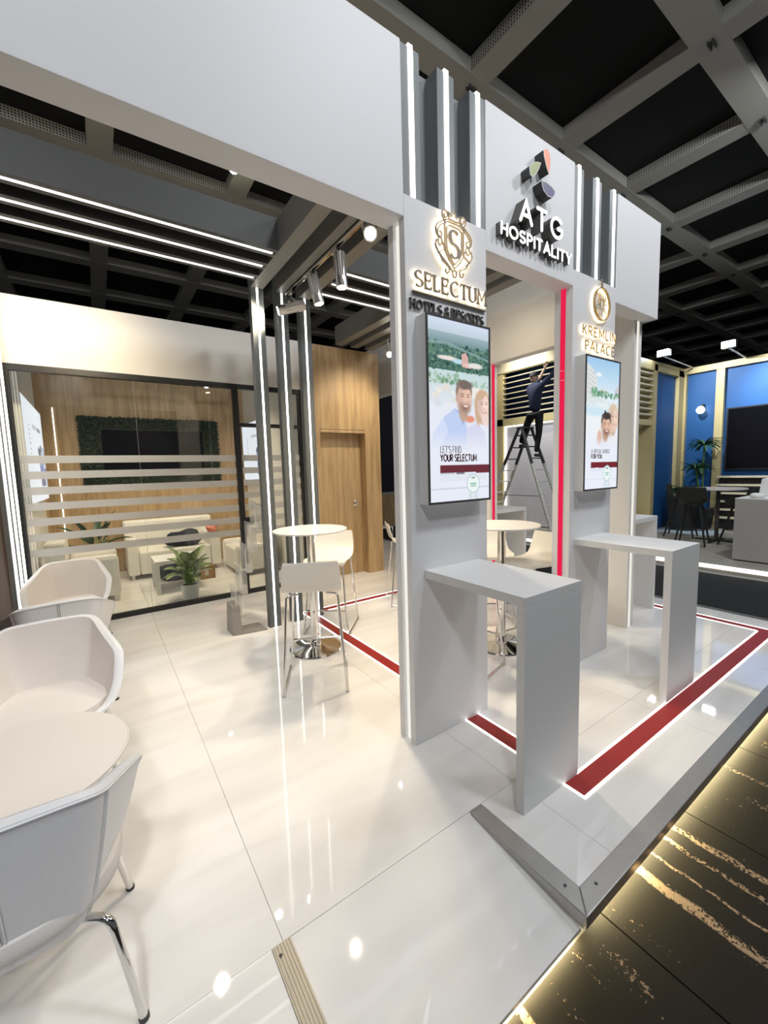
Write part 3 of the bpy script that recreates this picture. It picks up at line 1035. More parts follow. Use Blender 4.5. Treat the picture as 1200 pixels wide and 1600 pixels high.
glyph_mb('S', CX - 0.036, CZ - 0.075, 0.142, 0.82, 0.009, fnw, YB0 + 0.0004, YB0 + 0.0016, True, False, sb)
sub('letter_light', sb, 'halo', body)

sg = thing('wall_sign', 'thin gold letters KREMLIN PALACE, lit from behind, above the right screen', 'sign', (3.28, F0, 2.45))
sign_text(sg, 'KREMLIN', 3.040, 3.516, 2.566, 0.064, 0.0075, F0 - 0.024, YB0, None, 'gold_letter', gap=0.34, halo='halo')
sign_text(sg, 'PALACE', 3.076, 3.497, 2.455, 0.066, 0.0075, F0 - 0.024, YB0, None, 'gold_letter', gap=0.34, halo='halo')
em = thing('wall_emblem', 'round gold emblem with two towers, lit from behind, above the gold letters', 'emblem', (3.287, F0, 2.70))
ex, ez, er = 3.287, 2.817, 0.112
ring = [(ex + er * math.cos(2 * PI * k / 40), ez + er * 1.04 * math.sin(2 * PI * k / 40)) for k in range(40)]
body = obj('ring', MB().ribbon(ring, 0.007, fnw, F0 - 0.03, F0 - 0.012, closed=True), 'gold_letter', em)
sub('ring_light', MB().ribbon([(ex + (u - ex) * 0.99, ez + (v - ez) * 0.99) for u, v in ring], 0.006, fnw, F0 - 0.0117, F0 - 0.0105, closed=True), 'halo', body)
tw = MB()
for sgn in (-1, 1):
    for q in ([(-.58, .0), (-.20, .0), (-.34, .22), (-.34, .42), (-.39, .58), (-.44, .42), (-.44, .22), (-.58, .0)],):
        tw.ribbon([(ex + sgn * u * er, ez + v * er) for u, v in q], 0.0026, fnw, F0 - 0.026, F0 - 0.0222)
for a, b in (((-.93, -.30), (.93, -.30)), ((-.88, -.40), (.88, -.40)), ((-.34, .24), (.34, .24)), ((-.34, .30), (.34, .30)), ((-.22, -.30), (-.12, .9)), ((.22, -.30), (.12, .9)), ((-.5, -.4), (-.5, -.86)), ((.5, -.4), (.5, -.86)), ((0, -.4), (0, -.95))):
    tw.ribbon([(ex + a[0] * er, ez + a[1] * er), (ex + b[0] * er, ez + b[1] * er)], 0.0026, fnw, F0 - 0.026, F0 - 0.0222)
obj('tower_lines', tw, 'gold_letter', em)
ch = MB()
for k in range(4):
    zc = ez + er * 1.04 + 0.012 + k * 0.016
    ch.ribbon(arc(ex, zc, 0.006, 0.009, 0, 342, 10), 0.003, fnw, F0 - 0.024, F0 - 0.014, closed=True)
obj('chain', ch, 'bronze', em)

# ---------------------------------------------------------------- painted screen pictures (vertex colours on a grid)
class Paint:
    def __init__(s, w_, h_, asp):
        s.w, s.h, s.asp = w_, h_, asp           # asp = height / width
        s.u, s.v = np.meshgrid((np.arange(w_) + .5) / w_, (np.arange(h_) + .5) / h_)
        s.c = np.ones((h_, w_, 3))

    def mix(s, mask, col):
        m = np.clip(mask, 0, 1)[..., None]
        s.c = s.c * (1 - m) + np.array(col) * m

    def ell(s, cx, cy, rx, ry, col, soft=0.12, rot=0, a=1.0):
        du, dv = (s.u - cx), (s.v - cy) * s.asp
        c_, n_ = math.cos(rot), math.sin(rot)
        du, dv = du * c_ + dv * n_, -du * n_ + dv * c_
        d = np.sqrt((du / rx) ** 2 + (dv / (ry * s.asp)) ** 2)
        s.mix(a * (1 - d) / soft + 0.5 * a, col) if soft > 0 else s.mix((d < 1) * a, col)

    def rect(s, u0, v0, u1, v1, col, a=1.0):
        s.mix(((s.u >= u0) & (s.u <= u1) & (s.v >= v0) & (s.v <= v1)) * a, col)

    def poly(s, pts, col, a=1.0):
        inside = np.zeros(s.u.shape, bool)
        n = len(pts)
        for i in range(n):
            (x1, y1), (x2, y2) = pts[i], pts[(i + 1) % n]
            cond = ((y1 > s.v) != (y2 > s.v))
            xi = (x2 - x1) * (s.v - y1) / ((y2 - y1) + 1e-12) + x1
            inside ^= cond & (s.u < xi)
        s.mix(inside * a, col)

    def grad(s, v0, v1, c0, c1):
        t = np.clip((s.v - v0) / (v1 - v0), 0, 1)[..., None]
        cc = np.array(c0) * (1 - t) + np.array(c1) * t
        m = ((s.v >= v0) & (s.v <= v1))[..., None]
        s.c = np.where(m, cc, s.c)

    def noise(s, n, seed):
        r = np.random.RandomState(seed)
        g = r.rand(int(n * s.asp) + 2, n + 2)
        y = s.v * (g.shape[0] - 1.001)
        x = s.u * (g.shape[1] - 1.001)
        yi, xi = y.astype(int), x.astype(int)
        fy, fx = y - yi, x - xi
        return g[yi, xi] * (1 - fy) * (1 - fx) + g[yi + 1, xi] * fy * (1 - fx) + g[yi, xi + 1] * (1 - fy) * fx + g[yi + 1, xi + 1] * fy * fx

    def blobs(s, v0, v1, n, seed, cols, r=(0.01, 0.03), u0=0, u1=1):
        rr = np.random.RandomState(seed)
        for _ in range(n):
            cx, cy = u0 + rr.rand() * (u1 - u0), v0 + rr.rand() * (v1 - v0)
            q = r[0] + rr.rand() * (r[1] - r[0])
            s.ell(cx, cy, q, q / s.asp * 0.8, cols[rr.randint(len(cols))], 0.5)

    def mesh(s, x0, x1, z0, z1, y):
        w_, h_ = s.w, s.h
        mb = MB()
        X = x0 + (x1 - x0) * (np.arange(w_) / (w_ - 1))
        Z = z1 - (z1 - z0) * (np.arange(h_) / (h_ - 1))
        XX, ZZ = np.meshgrid(X, Z)
        mb.v = list(zip(XX.ravel().tolist(), [y] * (w_ * h_), ZZ.ravel().tolist()))
        idx = np.arange(w_ * h_).reshape(h_, w_)
        mb.f = list(zip(idx[:-1, :-1].ravel().tolist(), idx[1:, :-1].ravel().tolist(), idx[1:, 1:].ravel().tolist(), idx[:-1, 1:].ravel().tolist()))
        lin = np.clip(s.c, 0, 1) ** 2.2
        mb.c = np.concatenate([lin.reshape(-1, 3), np.ones((w_ * h_, 1))], 1)
        return mb


def face(p, cx, cy, rx, ry, skin, hair, beard=None, long=False):
    dk = [c * .86 for c in skin]
    lt_ = [min(1, c * 1.10) for c in skin]
    p.ell(cx - rx * .15, cy + ry * .95, rx * .52, ry * .55, dk, .3)
    if long:
        p.ell(cx - rx * .15, cy - ry * .02, rx * 1.22, ry * 1.18, hair, .25)
        p.ell(cx - rx * .75, cy + ry * .75, rx * .45, ry * .8, hair, .5, a=.9)
    else:
        p.ell(cx - rx * .06, cy - ry * .42, rx * 1.0, ry * .74, hair, .15)
        p.ell(cx - rx * .95, cy + ry * .05, rx * .14, ry * .22, dk, .4)
    p.ell(cx, cy + ry * .06, rx * .90, ry * .95, skin, .14)
    if not long:
        p.ell(cx - rx * .08, cy - ry * .86, rx * .84, ry * .30, hair, .35)
    else:
        p.ell(cx - rx * .45, cy - ry * .72, rx * .75, ry * .34, hair, .4, rot=-.5)
    p.ell(cx - rx * .60, cy + ry * .05, rx * .36, ry * .8, dk, .9, a=.6)
    p.ell(cx + rx * .40, cy - ry * .05, rx * .40, ry * .55, lt_, .9, a=.6)
    if beard:
        p.ell(cx + rx * .05, cy + ry * .58, rx * .74, ry * .46, beard, .6, a=.42)
        p.ell(cx + rx * .10, cy + ry * .12, rx * .62, ry * .30, skin, .8, a=.7)
    for sx_ in (-.25, .45):
        p.ell(cx + rx * sx_, cy - ry * .12, rx * .15, ry * .035, (.32, .22, .18), .6)
        p.ell(cx + rx * sx_, cy - ry * .27, rx * .22, ry * .030, [c * .75 for c in hair], .7)
    p.ell(cx + rx * .16, cy + ry * .14, rx * .09, ry * .18, lt_, .9, a=.6)
    p.ell(cx + rx * .16, cy + ry * .27, rx * .16, ry * .035, dk, .8)
    p.ell(cx + rx * .15, cy + ry * .50, rx * .34, ry * .10, (.70, .40, .36), .5)
    p.ell(cx + rx * .15, cy + ry * .485, rx * .27, ry * .055, (.98, .96, .95), .4)


def badge(p, cx, cy, r, col):
    p.ell(cx, cy, r, r / p.asp, col, .06)
    p.ell(cx, cy, r * .90, r * .90 / p.asp, (.95, .97, .97), .06)
    for k in range(-1, 2):
        p.ell(cx + k * r * .2, cy - r * .62 / p.asp, r * .09, r * .09 / p.asp, (.35, .45, .45), .2)
    p.poly([(cx - r * .6, cy + r * .85 / p.asp), (cx - r * .85, cy + r * 1.9 / p.asp), (cx - r * .5, cy + r * 1.6 / p.asp), (cx - r * .2, cy + r * 1.8 / p.asp), (cx - r * .1, cy + r * .95 / p.asp)], (.82, .88, .90))
    p.poly([(cx + r * .6, cy + r * .85 / p.asp), (cx + r * .85, cy + r * 1.9 / p.asp), (cx + r * .5, cy + r * 1.6 / p.asp), (cx + r * .2, cy + r * 1.8 / p.asp), (cx + r * .1, cy + r * .95 / p.asp)], (.82, .88, .90))
    p.rect(cx - r * .5, cy - r * .10 / p.asp, cx + r * .5, cy + r * .06 / p.asp, (.55, .78, .68))
    p.rect(cx - r * .45, cy + r * .16 / p.asp, cx + r * .45, cy + r * .30 / p.asp, (.60, .80, .72))


p1 = Paint(150, 300, 2.04)
p1.grad(0, .07, (.83, .88, .96), (.74, .81, .86))
p1.grad(.07, .13, (.60, .69, .73), (.42, .55, .56))
p1.grad(.13, .27, (.30, .45, .42), (.20, .36, .32))
p1.blobs(.12, .26, 260, 3, [(.14, .30, .24), (.22, .42, .32), (.10, .22, .20), (.34, .50, .40), (.42, .56, .48)], (.008, .025))
p1.poly([(0, .125), (.3, .12), (1, .18), (1, .19), (.3, .135), (0, .14)], (.55, .66, .68), .7)
p1.ell(.30, .205, .16, .012, (.93, .88, .86), .4)
p1.ell(.48, .215, .10, .014, (.72, .86, .92), .4)
p1.poly([(.53, .17), (.60, .16), (.64, .19), (.64, .24), (.53, .235)], (.84, .66, .64))
p1.poly([(.55, .215), (.70, .225), (.68, .245), (.54, .24)], (.92, .74, .70))
p1.ell(.76, .225, .13, .016, (.92, .90, .88), .5)
p1.grad(.27, .45, (.77, .86, .87), (.88, .90, .94))
p1.blobs(.25, .27, 40, 5, [(.20, .36, .30), (.30, .46, .38)], (.01, .025))
p1.blobs(.29, .345, 60, 4, [(.38, .56, .44), (.55, .70, .58), (.70, .80, .74)], (.01, .03), 0.0, .5)
p1.blobs(.31, .37, 40, 8, [(.62, .76, .68), (.78, .86, .84)], (.01, .03), .5, 1)
p1.grad(.45, 1.0, (.90, .92, .97), (.93, .94, .98))
p1.blobs(.36, .46, 40, 9, [(.90, .88, .84), (.84, .88, .90), (.95, .93, .9)], (.02, .06))
# people: blue shirt and arm, then faces
p1.poly([(.40, .475), (.22, .53), (.06, .62), (.02, .70), (.20, .73), (.60, .73), (.60, .55), (.50, .50)], (.74, .81, .96))
p1.poly([(.22, .53), (.06, .62), (.02, .70), (.12, .72), (.30, .60)], (.82, .87, .98))
p1.poly([(.40, .475), (.47, .50), (.54, .57), (.57, .54), (.50, .49)], (.60, .69, .90))
p1.ell(.66, .53, .08, .02, (.90, .55, .45), .4)
p1.poly([(.68, .58), (.74, .57), (.72, .63), (.66, .63)], (.72, .42, .38))
p1.poly([(.60, .58), (.78, .545), (.92, .60), (.98, .73), (.60, .73)], (.84, .85, .95))
face(p1, .57, .415, .135, .088, (.89, .72, .64), (.44, .38, .34), (.40, .32, .28))
p1.ell(.60, .340, .11, .022, (.42, .37, .34), .5)
p1.ell(.80, .48, .05, .06, (.84, .70, .56), .4)
face(p1, .90, .445, .115, .075, (.95, .81, .75), (.80, .66, .52), None, True)
p1.ell(.97, .53, .10, .035, (.95, .84, .80), .4)
fade = np.clip((p1.v - .60) / .11, 0, 1)
p1.mix(fade, (.91, .93, .98))
p1.rect(.16, .792, 1, .836, (.36, .10, .14))
p1.rect(.16, .838, .40, .843, (.70, .70, .74))
p1.rect(.42, .838, .56, .845, (.45, .45, .50))
p1.rect(.76, .836, 1, .843, (.40, .14, .18))
p1.rect(.16, .848, .95, .885, (.87, .89, .93), .6)
p1.rect(0, .9250, 1, .9285, (.78, .81, .86))
badge(p1, .71, .905, .115, (.62, .78, .80))

p2 = Paint(150, 300, 1.96)
p2.grad(0, .25, (.60, .78, .93), (.84, .92, .97))
p2.grad(.25, .42, (.86, .93, .97), (.93, .96, .98))
p2.grad(.42, 1, (.94, .96, .98), (.93, .95, .99))
p2.poly([(.02, .05), (.20, .09), (.30, .15), (.30, .29), (.02, .31)], (.88, .89, .87))
for i in range(6):
    for j in range(4):
        p2.rect(.05 + j * .06, .09 + i * .033 + j * .008, .08 + j * .06, .103 + i * .033 + j * .008, (.72, .77, .80))
p2.ell(.36, .12, .09, .016, (.93, .96, .98), .6)
p2.poly([(.32, .245), (.5, .215), (.66, .24), (.66, .28), (.32, .28)], (.85, .86, .87))
p2.poly([(.86, .22), (1, .18), (1, .28), (.86, .29)], (.80, .78, .82))
p2.blobs(.245, .285, 50, 12, [(.40, .62, .48), (.52, .72, .58), (.34, .54, .42)], (.015, .035), .3, 1)
p2.blobs(.23, .30, 12, 13, [(.45, .66, .50)], (.02, .04), .18, .3)
p2.ell(.25, .31, .3, .02, (.86, .90, .90), .6)
p2.ell(.3, .40, .4, .035, (.80, .91, .96), .7)
p2.blobs(.32, .38, 30, 14, [(.90, .92, .92), (.82, .88, .88)], (.01, .03))
p2.ell(.60, .63, .30, .055, (.90, .90, .93), .5)
p2.ell(.88, .62, .2, .06, (.93, .93, .95), .5)
p2.ell(.42, .60, .07, .06, (.88, .72, .64), .4)
face(p2, .86, .44, .14, .095, (.93, .78, .70), (.86, .77, .66), None, True)
face(p2, .62, .505, .15, .085, (.88, .70, .60), (.24, .20, .19), (.40, .30, .26))
p2.ell(.64, .425, .12, .026, (.20, .16, .15), .4)
p2.ell(.58, .405, .03, .02, (.20, .16, .15), .4)
fade = np.clip((p2.v - .60) / .09, 0, 1)
p2.mix(fade, (.92, .94, .99))
p2.rect(.18, .790, 1, .832, (.42, .05, .09))
p2.rect(.18, .832, .32, .838, (.7, .6, .64))
p2.rect(.42, .830, .56, .838, (.42, .05, .09))
p2.rect(.70, .830, 1, .838, (.42, .05, .09))
p2.rect(.18, .850, .52, .856, (.80, .83, .88))
p2.rect(0, .925, 1, .928, (.82, .84, .89))
badge(p2, .68, .880, .125, (.60, .80, .84))


def screen(x0, x1, z0, z1, label, pic, lines):
    y0 = F0 - 0.085
    t = thing('wall_screen', label, 'screen', ((x0 + x1) / 2, F0, z0), 'advertising screens on the front pillars')
    obj('housing', MB().box(x0, y0 + 0.006, z0, x1, F0 - 0.001, z1), 'counter', t, bevel=0.002)
    b = 0.012
    obj('bezel', MB().box(x0, y0, z0, x0 + b, y0 + 0.006, z1).box(x1 - b, y0, z0, x1, y0 + 0.006, z1).box(x0 + b, y0, z0, x1 - b, y0 + 0.006, z0 + b).box(x0 + b, y0, z1 - b, x1 - b, y0 + 0.006, z1), 'dark', t)
    pic.c = pic.c * .92 + .08
    pic_o = obj('picture', pic.mesh(x0 + b, x1 - b, z0 + b, z1 - b, y0 + 0.003), 'picture', t)
    Wd, Hd = x1 - x0 - 2 * b, z1 - z0 - 2 * b
    for s, u0, u1, vb, h, wt, m in lines:
        lay, wd = text_layout(s, 0.26, 0.42)
        X0_, X1_ = x0 + b + u0 * Wd, x0 + b + u1 * Wd
        sx = (X1_ - X0_) / (wd * h)
        mb = MB()
        for c_, cx in lay:
            glyph_mb(c_, X0_ + cx * h * sx, z1 - b - vb * Hd, h, sx, wt, fnw, y0 + 0.0012, y0 + 0.0022, mb=mb)
        sub('lettering', mb, m, pic_o).location = [-c for c in t['base']] if False else (0, 0, 0)
    return t


screen(1.456, 1.945, 1.405, 2.405, 'left advertising screen with a smiling couple and LET\'S FIND YOUR SELECTUM', p1,
       [("LET'S FIND", .165, .50, .725, .036, .0035, 'print_grey'), ('YOUR SELECTUM', .165, .77, .772, .036, .0068, 'print_dark')])
screen(2.972, 3.472, 1.400, 2.395, 'right advertising screen with a couple by a pool and A SPECIAL WORLD FOR YOU', p2,
       [('A SPECIAL WORLD', .18, .74, .722, .030, .0028, 'print_grey'), ('FOR YOU', .18, .50, .762, .030, .0060, 'print_dark')])


# ---------------------------------------------------------------- bar counters
def counter(x0, x1, y_out, y_in, label, axis='Y'):
    T = 0.046
    if axis == 'Y':
        t = thing('bar_counter', label, 'counter', ((x0 + x1) / 2, y_out, 0), 'white bar counters')
        obj('counter_top', B(x0, y_out, 1.029 - T, x1, y_in - 0.001, 1.029), 'counter', t, bevel=0.0015)
        obj('leg_panel', B(x0, y_out, 0.0, x1, y_out + T, 1.029 - T - 0.0005), 'counter', t, bevel=0.0015)
    else:
        t = thing('bar_counter', label, 'counter', (x1, (y_out + y_in) / 2, 0), 'white bar counters')
        obj('counter_top', B(x0 + 0.001, y_out, 1.029 - T, x1, y_in, 1.029), 'counter', t, bevel=0.0015)
        obj('leg_panel', B(x1 - T, y_out, 0.0, x1, y_in, 1.029 - T - 0.0005), 'counter', t, bevel=0.0015)
    return t


counter(1.486, 1.930, 1.094, F0, 'near white bar counter standing out from the left pillar, under the left screen')
counter(2.990, 3.440, 1.094, F0, 'white bar counter standing out from the right pillar, under the right screen')
counter(RX1, 4.93, 1.960, 2.42, 'white bar counter on the outside of the right wall, behind the lit edge', 'X')
counter(RX1, 4.93, 3.62, 4.10, 'white bar counter seen through the side opening, below the ladder', 'X')

# ---------------------------------------------------------------- bar tables
tb = thing('bar_table', 'round white bar table with chrome foot in front of the lit posts', 'table', (0, 0, 0), 'round bar tables', local=True)
obj('tabletop', MB().lathe([(0.0, 1.085), (0.318, 1.085), (0.325, 1.090), (0.325, 1.097), (0.322, 1.10), (0.0, 1.10)], (0, 0, 0), 64), 'tabletop', tb, smooth=True)
obj('column', MB().lathe([(0.036, 0.03), (0.036, 1.075), (0.10, 1.078), (0.10, 1.085)], (0, 0, 0), 32), 'chrome', tb, smooth=True)
obj('foot', MB().lathe([(0.232, 0.0), (0.236, 0.006), (0.232, 0.016), (0.18, 0.024), (0.10, 0.034), (0.055, 0.045), (0.05, 0.075), (0.042, 0.085), (0.0, 0.085)], (0, 0, 0), 48), 'chrome', tb, smooth=True)
tb.location = (1.515, 3.365, 0)
copy_tree(tb, (2.875, 2.365, 0), 0.4, 'round white bar table with chrome foot behind the near counter, seen through the doorway', 'round bar tables')


# ---------------------------------------------------------------- bar stools
def stool_proto():
    t = thing('bar_stool', '', 'stool', (0, 0, 0), 'white bar stools', local=True)
    prof = [(-.235, .975), (-.232, .955), (-.215, .88), (-.195, .81), (-.165, .765), (-.12, .745), (-.05, .735), (.05, .735), (.13, .74), (.18, .738), (.205, .722), (.21, .705)]
    wid = [.19, .198, .208, .213, .215, .217, .218, .22, .22, .215, .205, .195]
    vs, fs = [], []
    NX = 10
    for side in (0, 1):
        for (y, z), w_ in zip(prof, wid):
            for k in range(NX + 1):
                u = k / NX * 2 - 1
                yy, zz = y, z
                curve = (1 - u * u)
                if z > .77:
                    yy -= 0.012 * curve
                else:
                    zz -= 0.008 * curve
                vs.append((u * w_, yy + (0.0 if z < .77 else -.006 * side), zz - 0.012 * side))
    n = len(prof)
    st = NX + 1
    off = n * st
    for i in range(n - 1):
        for k in range(NX):
            a = i * st + k
            fs.append((a, a + 1, a + st + 1, a + st))
            fs.append((off + a, off + a + st, off + a + st + 1, off + a + 1))
    for i in range(n - 1):
        a = i * st
        fs.append((a, a + st, off + a + st, off + a))
        a = i * st + NX
        fs.append((a, off + a, off + a + st, a + st))
    for k in range(NX):
        fs.append((k, off + k, off + k + 1, k + 1))
        a = (n - 1) * st + k
        fs.append((a, a + 1, off + a + 1, off + a))
    o = obj('seat_shell', MB().add(vs, fs), 'plastic', t, smooth=True)
    for s in (-1, 1):
        x1_, x2_ = .185, .235
        pts = [(s * .10, -.13, .718), (s * .165, -.145, .718), (s * .185, -.16, .70)]
        pts += [(s * .225, -.235, .03), (s * .228, -.238, .012), (s * .228, -.22, .011), (s * .228, .20, .011), (s * .226, .222, .02), (s * .20, .215, .20), (s * .17, .15, .70), (s * .15, .13, .718), (s * .10, .12, .718)]
        obj('leg', MB().tube(pts, .0095, 10), 'chrome', t, smooth=True)
        obj('foot_cap', MB().box(s * .228 - .011, -.245, 0.0, s * .228 + .011, -.205, .012).box(s * .228 - .011, .175, 0.0, s * .228 + .011, .215, .012), 'steel', t)
    obj('footrest', MB().tube([(-.197, .212, .24), (.197, .212, .24)], .0095, 10), 'chrome', t, smooth=True)
    return t


sp = stool_proto()
stools = [((1.285, 2.845, 0), -28, 'white bar stool seen from behind, in front of the round table by the lit posts'),
          ((1.885, 3.745, 0), 138, 'white bar stool on the far side of the round table, facing the viewer'),
          ((3.03, 3.93, 0), -118, 'white bar stool seen edge-on beside the left pillar, near the oak wall'),
          ((3.22, 2.30, 0), 82, 'white bar stool right of the doorway table, backrest towards the red panel'),
          ((3.28, 2.86, 0), 140, 'white bar stool behind the doorway table, mostly hidden by the pillar'),
          ((2.34, 2.28, 0), -75, 'white bar stool behind the left pillar, only a chrome leg showing')]
for i, (l, r, lb) in enumerate(stools):
    if i == 0:
        sp.location = l
        sp.rotation_euler = (0, 0, math.radians(r))
        sp['label'] = lb
    else:
        copy_tree(sp, l, math.radians(r), lb, 'white bar stools')


# ---------------------------------------------------------------- lounge armchairs
RIM = [(0, -.305, .80), (.19, -.302, .795), (.228, -.285, .780), (.332, .02, .662), (.340, .06, .640), (.318, .165, .525), (.272, .245, .455), (.20, .290, .435), (0, .310, .43)]


def rim_points(n_half):
    """rim of the tub chair from the front centre round the back, evenly spaced, corners eased"""
    P = [Vector(p) for p in RIM]
    seg = [(P[i + 1] - P[i]).length for i in range(len(P) - 1)]
    tot = sum(seg)
    half = []
    for k in range(n_half + 1):
        d = tot * k / n_half
        i = 0
        while i < len(seg) - 1 and d > seg[i]:
            d -= seg[i]
            i += 1
        half.append(P[i].lerp(P[i + 1], min(1, d / seg[i])))
    full = [Vector((-p.x, p.y, p.z)) for p in reversed(half)][:-1] + half[:-1]
    for _ in range(2):
        full = [(full[i - 1] + full[i] * 2 + full[(i + 1) % len(full)]) / 4 for i in range(len(full))]
    return full


def plan(th, s=1.0, e=2.4):
    c_, n_ = math.cos(th), math.sin(th)
    x = math.copysign(abs(n_) ** (2 / e), n_) * .300
    y = -math.copysign(abs(c_) ** (2 / e), c_) * .300
    return x * s, y * s


def armchair_proto():
    t = thing('armchair', '', 'armchair', (0, 0, 0), 'pale tub armchairs', local=True)
    NT, NZ = 96, 12
    th = [2 * PI * k / NT - PI for k in range(NT)]
    outer, inner = [], []
    rimp = rim_points(NT // 2)
    for j in range(NZ + 1):
        f = j / NZ
        for p in rimp:
            z = .325 + (p.z - .325) * f
            k = .60 + .40 * min(1, (z - .325) / max(.10, p.z - .325)) ** .62
            outer.append((p.x * k, p.y * k, z))
        for p in rimp:
            z0_ = .40
            z = z0_ + (p.z - z0_) * f
            k = .60 + .40 * min(1, (z - .325) / max(.10, p.z - .325)) ** .62
            x, y = p.x * k, p.y * k
            r = math.hypot(x, y)
            q = (r - .040) / r
            inner.append((x * q, y * q, z))
    mo = MB()
    rows = NZ + 1
    fo = []
    for j in range(NZ):
        for k in range(NT):
            k2 = (k + 1) % NT
            fo.append((j * NT + k, j * NT + k2, (j + 1) * NT + k2, (j + 1) * NT + k))
    fo.append(tuple(range(NT)))
    mo.add(outer, fo)
    shell = obj('outer_shell', mo, 'fabric_out', t, smooth=True)
    mi = MB()
    fi = [(a, d, c_, b_) for (a, b_, c_, d) in fo[:-1]] + [tuple(range(NT))]
    mi.add(inner, fi)
    obj('inner_shell', mi, 'fabric', t, smooth=True)
    rim = MB()
    ro = outer[NZ * NT:]
    ri = inner[NZ * NT:]
    mid = [((a[0] + b_[0]) / 2, (a[1] + b_[1]) / 2, a[2] + .008) for a, b_ in zip(ro, ri)]
    rim.add(ro + mid + ri, [(k, (k + 1) % NT, NT + (k + 1) % NT, NT + k) for k in range(NT)] + [(NT + k, NT + (k + 1) % NT, 2 * NT + (k + 1) % NT, 2 * NT + k) for k in range(NT)])
    obj('rim', rim, 'fabric_out', t, smooth=True)
    pip = MB()
    pts = [(x * 1.004, y * 1.004, z - .006) for x, y, z in ro]
    pip.tube(pts + [pts[0]], .0035, 6, cap=False)
    obj('piping', pip, 'fabric_out', t, smooth=True)
    for ang in (0, 52, -52):
        k = {0: NT // 2, 52: NT // 2 + 11, -52: NT // 2 - 11}[ang]
        sm = MB()
        for dk in (-1, 1):
            pts = []
            for j in range(1, NZ + 1):
                x, y, z = outer[j * NT + k]
                rr = math.hypot(x, y)
                tx, ty = -y / rr, x / rr
                q = .005 * dk if ang == 0 else .003 * dk
                pts.append((x * 1.003 + tx * q, y * 1.003 + ty * q, z - .004))
            sm.tube(pts, .003, 5)
        obj('seam', sm, 'steel' if ang == 0 else 'fabric_out', t, smooth=True)
    cu = MB()
    cprof = [(.70, .36), (.86, .40), (.88, .43), (.86, .452), (.60, .468), (.0, .472)]
    vs = []
    for s_, z in cprof:
        for a in th:
            x, y = plan(a, s_)
            vs.append((x, y + .012, z))
    fs = [(j * NT + k, j * NT + (k + 1) % NT, (j + 1) * NT + (k + 1) % NT, (j + 1) * NT + k) for j in range(len(cprof) - 1) for k in range(NT)] + [tuple(range(NT))]
    cu.add(vs, fs)
    obj('seat_cushion', cu, 'fabric', t, smooth=True)
    for sx in (-1, 1):
        for sy in (-1, 1):
            pts = [(sx * .10, sy * .10, .325), (sx * .19, sy * .17, .326), (sx * .205, sy * .182, .322), (sx * .216, sy * .190, .310), (sx * .222, sy * .196, .290), (sx * .270, sy * .240, .008), (sx * .2705, sy * .2405, .0)]
            lg = obj('leg', MB().tube(pts, .0125, 12), 'chrome', t, smooth=True)
            sb_ = obj('foot_cap', MB().tube([(sx * .2695, sy * .2395, .012), (sx * .271, sy * .241, .0)], .0145, 12), 'dark', None)
            sb_.parent = lg
    return t


ac = armchair_proto()
ach = [((-.290, 1.545, 0), 1, 'nearest pale armchair at lower left, seen from behind with a seam down its back'),
       ((-.300, 2.700, 0), 180, 'pale armchair facing the viewer across the low round table'),
       ((-.300, 3.690, 0), 4, 'pale armchair seen from behind, between the facing armchair and the farthest one'),
       ((-.300, 4.800, 0), 176, 'farthest pale armchair, facing the viewer in front of the glass wall')]
for i, (l, r, lb) in enumerate(ach):
    if i == 0:
        ac.location = l
        ac.rotation_euler = (0, 0, math.radians(r))
        ac['label'] = lb
    else:
        copy_tree(ac, l, math.radians(r), lb, 'pale tub armchairs')

lt = thing('coffee_table', 'low round pale table between the two nearest armchairs', 'table', (-.335, 2.06, 0))
obj('tabletop', MB().lathe([(0, .450), (.26, .452), (.33, .462), (.358, .480), (.360, .490), (.352, .500), (.0, .502)], (-.335, 2.06, 0), 64), 'fabric', lt, smooth=True)
for a in (20, 110, 200, 290):
    c_, n_ = math.cos(math.radians(a)), math.sin(math.radians(a))
    obj('leg', MB().tube([(-.335 + .22 * c_, 2.06 + .22 * n_, .46), (-.335 + .30 * c_, 2.06 + .30 * n_, 0)], .0125, 12), 'steel', lt, smooth=True)

# ---------------------------------------------------------------- clear brochure stand
bs = thing('brochure_stand', 'clear zigzag brochure stand on a grey metal foot before the glass wall', 'stand', (1.1, 4.25, 0))
ft = MB()
ft.add([(0.975, 4.34, 0), (0.985, 4.13, 0), (1.315, 4.08, 0), (1.30, 4.33, 0), (0.975, 4.34, .014), (0.985, 4.13, .014), (1.315, 4.08, .014), (1.30, 4.33, .014)],
       [(0, 3, 2, 1), (4, 5, 6, 7), (0, 1, 5, 4), (1, 2, 6, 5), (2, 3, 7, 6), (3, 0, 4, 7)])
obj('foot', ft, 'stand_grey', bs, bevel=.002)
up = MB()
up.add([(0.975, 4.34, .0142), (0.985, 4.13, .0142), (1.075, 4.125, .0142), (1.065, 4.335, .0142), (0.985, 4.32, .31), (0.995, 4.17, .285), (1.075, 4.165, .285), (1.065, 4.315, .31)],
       [(0, 3, 2, 1), (4, 5, 6, 7), (0, 1, 5, 4), (1, 2, 6, 5), (2, 3, 7, 6), (3, 0, 4, 7)])
obj('upright', up, 'stand_grey', bs, bevel=.002)
